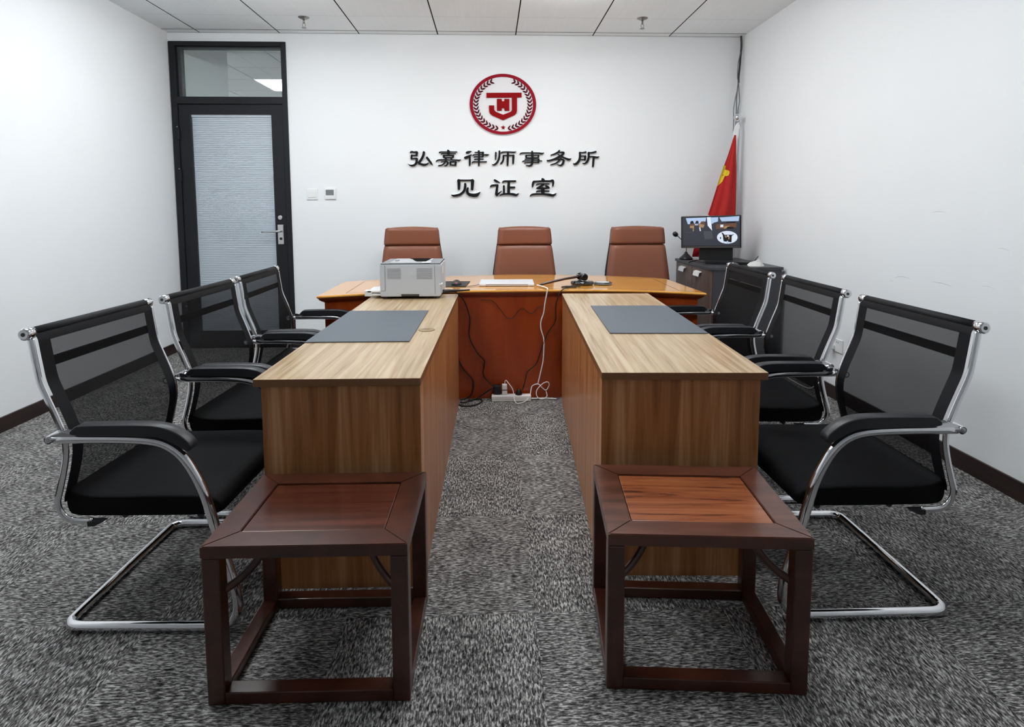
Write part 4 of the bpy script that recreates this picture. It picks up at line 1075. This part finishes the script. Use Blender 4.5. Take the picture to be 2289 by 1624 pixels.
# crumpled paper with a pen
pp = thing('crumpled_paper', 'folded white paper bag with a black pen on the corner cabinet', 'paper', (2.150, 4.630, CZ+0.0005))
pp.scale = (0.74, 0.74, 0.80)
bm = bmesh.new()
vv = [bm.verts.new(c) for c in [(-0.085, -0.03, 0.0), (-0.09, 0.0, 0.012), (-0.05, -0.05, 0.0), (0.03, -0.055, 0.0), (0.085, -0.03, 0.0), (0.11, 0.01, 0.004), (0.05, 0.05, 0.0), (-0.05, 0.045, 0.0), (-0.055, -0.005, 0.040), (0.0, 0.0, 0.052), (0.045, 0.01, 0.072), (0.06, -0.01, 0.035)]]
for f in [(0,2,8),(0,8,1),(1,8,7),(7,8,9),(2,9,8),(2,3,9),(3,11,9),(9,11,10),(3,4,11),(4,5,11),(11,5,10),(5,6,10),(10,6,9),(6,7,9),(0,1,7,6,5,4,3,2)]:
    bm.faces.new([vv[i] for i in f])
bmesh.ops.recalc_face_normals(bm, faces=bm.faces[:])
obj('folded_sheet', bm, m_paper, pp)
obj('pen', tube([(0.005, 0.02, 0.05), (0.045, 0.02, 0.098)], [0.004, 0.004], 8), m_black, pp)
# microphone
mc = thing('gooseneck_microphone', 'black gooseneck microphone at the left end of the corner cabinet', 'microphone', (1.800, 5.27, CZ+0.0005))
obj('base', lathe([(0.062, 0.0), (0.060, 0.012), (0.040, 0.030), (0.018, 0.052), (0.008, 0.072)], n=20), m_black, mc)
obj('gooseneck', tube(spline([(0, 0, 0.07), (0.001, 0, 0.11), (-0.006, 0, 0.135), (-0.05, 0, 0.185), (-0.085, 0, 0.218)], 6), 0.0038, 8), m_black, mc)
d_ = V(-0.63, 0, 0.48).normalized()
bm = bmesh.new()
add_tube(bm, [V(-0.083, 0, 0.216)+d_*a for a in (0, 0.006, 0.020, 0.038, 0.048, 0.052)], [0.008, 0.017, 0.023, 0.022, 0.014, 0.004], 14)
obj('foam_head', bm, m_black, mc)
tag(obj('white_card', box(1.850, 1.935, 5.205, 5.245, CZ+0.0005, CZ+0.014, 0.002), m_white_pl), 'small white strip lying beside the microphone base', 'card')
cable('black_wire', [(1.86, 5.15, CZ+0.004), (1.80, 5.07, CZ+0.004), (1.762, 5.02, CZ+0.004), (1.738, 5.00, CZ+0.001), (1.732, 4.995, CZ-0.01)], 0.004, m_blackcable, 'short black lead hanging over the front edge of the cabinet')

# ------------------------------------------------------------------ flag in the corner
fl = thing('flag', 'furled red flag with a yellow emblem on a chrome pole in the corner', 'flag', (0, 0, 0))
PT, PB = V(2.285, 5.37, 2.105), V(2.262, 5.452, 0.02)
obj('pole', tube([PB, PT], 0.011, 12), m_chrome, fl)
obj('finial', add_sphere(bmesh.new(), (2.285, 5.368, 2.138), 0.036), m_chrome, fl)
obj('pole_base', lathe([(0.06, 0.0), (0.06, 0.015), (0.02, 0.03)], (2.262, 5.452, 0), 20), m_chrome, fl)
bm = bmesh.new()
add_tube(bm, spline([(2.287, 5.347, 2.085), (2.262, 5.345, 2.055), (2.242, 5.345, 1.99), (2.256, 5.345, 1.96), (2.272, 5.347, 2.06), (2.300, 5.35, 2.03)], 5), 0.009, 8)
obj('white_ribbon', bm, m_white_pl, fl)
obj('white_sleeve', prism([(2.272, 2.07), (2.292, 2.07), (2.262, 1.74), (2.244, 1.74), (2.232, 1.97)], 'y', 5.335, 5.347), m_white_pl, fl)
# cloth: soft vertical folds, left edge slanting
Lz = [(2.229, 1.97), (2.180, 1.80), (2.110, 1.59), (2.045, 1.36), (1.995, 1.20), (1.93, 1.03), (1.885, 0.93), (1.87, 0.86)]
Rz = [(2.245, 1.97), (2.252, 1.80), (2.262, 1.59), (2.268, 1.36), (2.268, 1.20), (2.262, 1.03), (2.20, 0.93), (1.985, 0.86)]
def flag_pt(j, t):
    l, r_ = Lz[j], Rz[j]
    x = l[0]+(r_[0]-l[0])*t; z = l[1]
    wv = min(1.0, (r_[0]-l[0])/0.2)
    y = 5.30 + 0.020*wv*math.sin(t*7.5+0.4) + 0.008*wv*math.sin(t*17+j*0.3)
    return V(x, y, z)
bm = bmesh.new(); nx = 24
rows = []
for j in range(len(Lz)): rows.append([bm.verts.new(flag_pt(j, k/nx)) for k in range(nx+1)])
for a_, b_ in zip(rows, rows[1:]):
    for k in range(nx):
        f = bm.faces.new((a_[k], a_[k+1], b_[k+1], b_[k])); f.smooth = True
cl = obj('cloth', bm, m_flag, fl)
sm = cl.modifiers.new('thick', 'SOLIDIFY'); sm.thickness = 0.003
ye = [(2.132,1.698),(2.160,1.697),(2.157,1.658),(2.170,1.655),(2.183,1.652),(2.192,1.640),(2.192,1.622),(2.182,1.606),(2.166,1.600),(2.152,1.602),(2.132,1.55),(2.092,1.508),(2.088,1.510),(2.108,1.585),(2.120,1.634)]
def y_on(x, z):
    for j in range(len(Lz)-1):
        if Lz[j][1] >= z >= Lz[j+1][1]:
            t_ = (Lz[j][1]-z)/(Lz[j][1]-Lz[j+1][1]); l = Lz[j][0]+(Lz[j+1][0]-Lz[j][0])*t_; r_ = Rz[j][0]+(Rz[j+1][0]-Rz[j][0])*t_
            t = (x-l)/(r_-l); wv = min(1.0, (r_-l)/0.2); return 5.30+0.020*wv*math.sin(t*7.5+0.4)+0.008*wv*math.sin(t*17+j*0.3)
    return 5.3
bm = bmesh.new()
ctr = bm.verts.new((2.145, y_on(2.145, 1.61)-0.006, 1.61)); rim = [bm.verts.new((x, y_on(x, z)-0.006, z)) for x, z in ye]
for k in range(len(rim)): bm.faces.new((rim[k], ctr, rim[(k+1) % len(rim)]))
bmesh.ops.subdivide_edges(bm, edges=bm.edges[:], cuts=3, use_grid_fill=True)
for v in bm.verts: v.co.y = y_on(v.co.x, v.co.z)-0.005
yo = obj('yellow_emblem', bm, m_yellow, cl)

# cables down the corner
cable('corner_cable', [(2.335, 5.468, 2.895), (2.341, 5.468, 2.808), (2.335, 5.468, 2.707), (2.329, 5.466, 2.605), (2.322, 5.464, 2.53), (2.322, 5.464, 2.47)], 0.010, m_darkcable, 'thick dark cable bundle dropping from the ceiling in the right corner', 'cable', 'corner cables')
cable('corner_cable', [(2.328, 5.450, 2.749), (2.307, 5.450, 2.641), (2.304, 5.450, 2.521), (2.312, 5.450, 2.479), (2.306, 5.450, 2.40), (2.289, 5.450, 2.315), (2.278, 5.450, 2.218), (2.282, 5.450, 2.109), (2.284, 5.46, 1.9), (2.29, 5.47, 1.2)], 0.0045, m_greycable, 'leftmost thin grey cable hanging in the right corner', 'cable', 'corner cables')
cable('corner_cable', [(2.318, 5.462, 2.47), (2.312, 5.462, 2.40), (2.308, 5.462, 2.315), (2.310, 5.462, 2.22), (2.311, 5.466, 2.10), (2.312, 5.47, 1.6), (2.315, 5.47, 1.0)], 0.006, m_greycable, 'grey cable running straight behind the flag pole ball', 'cable', 'corner cables')
cable('corner_cable', [(2.326, 5.470, 2.47), (2.331, 5.470, 2.406), (2.340, 5.470, 2.303), (2.330, 5.470, 2.237), (2.328, 5.472, 2.12), (2.332, 5.475, 1.6), (2.335, 5.475, 1.0)], 0.0045, m_greycable, 'rightmost thin grey cable bowing outwards in the right corner', 'cable', 'corner cables')
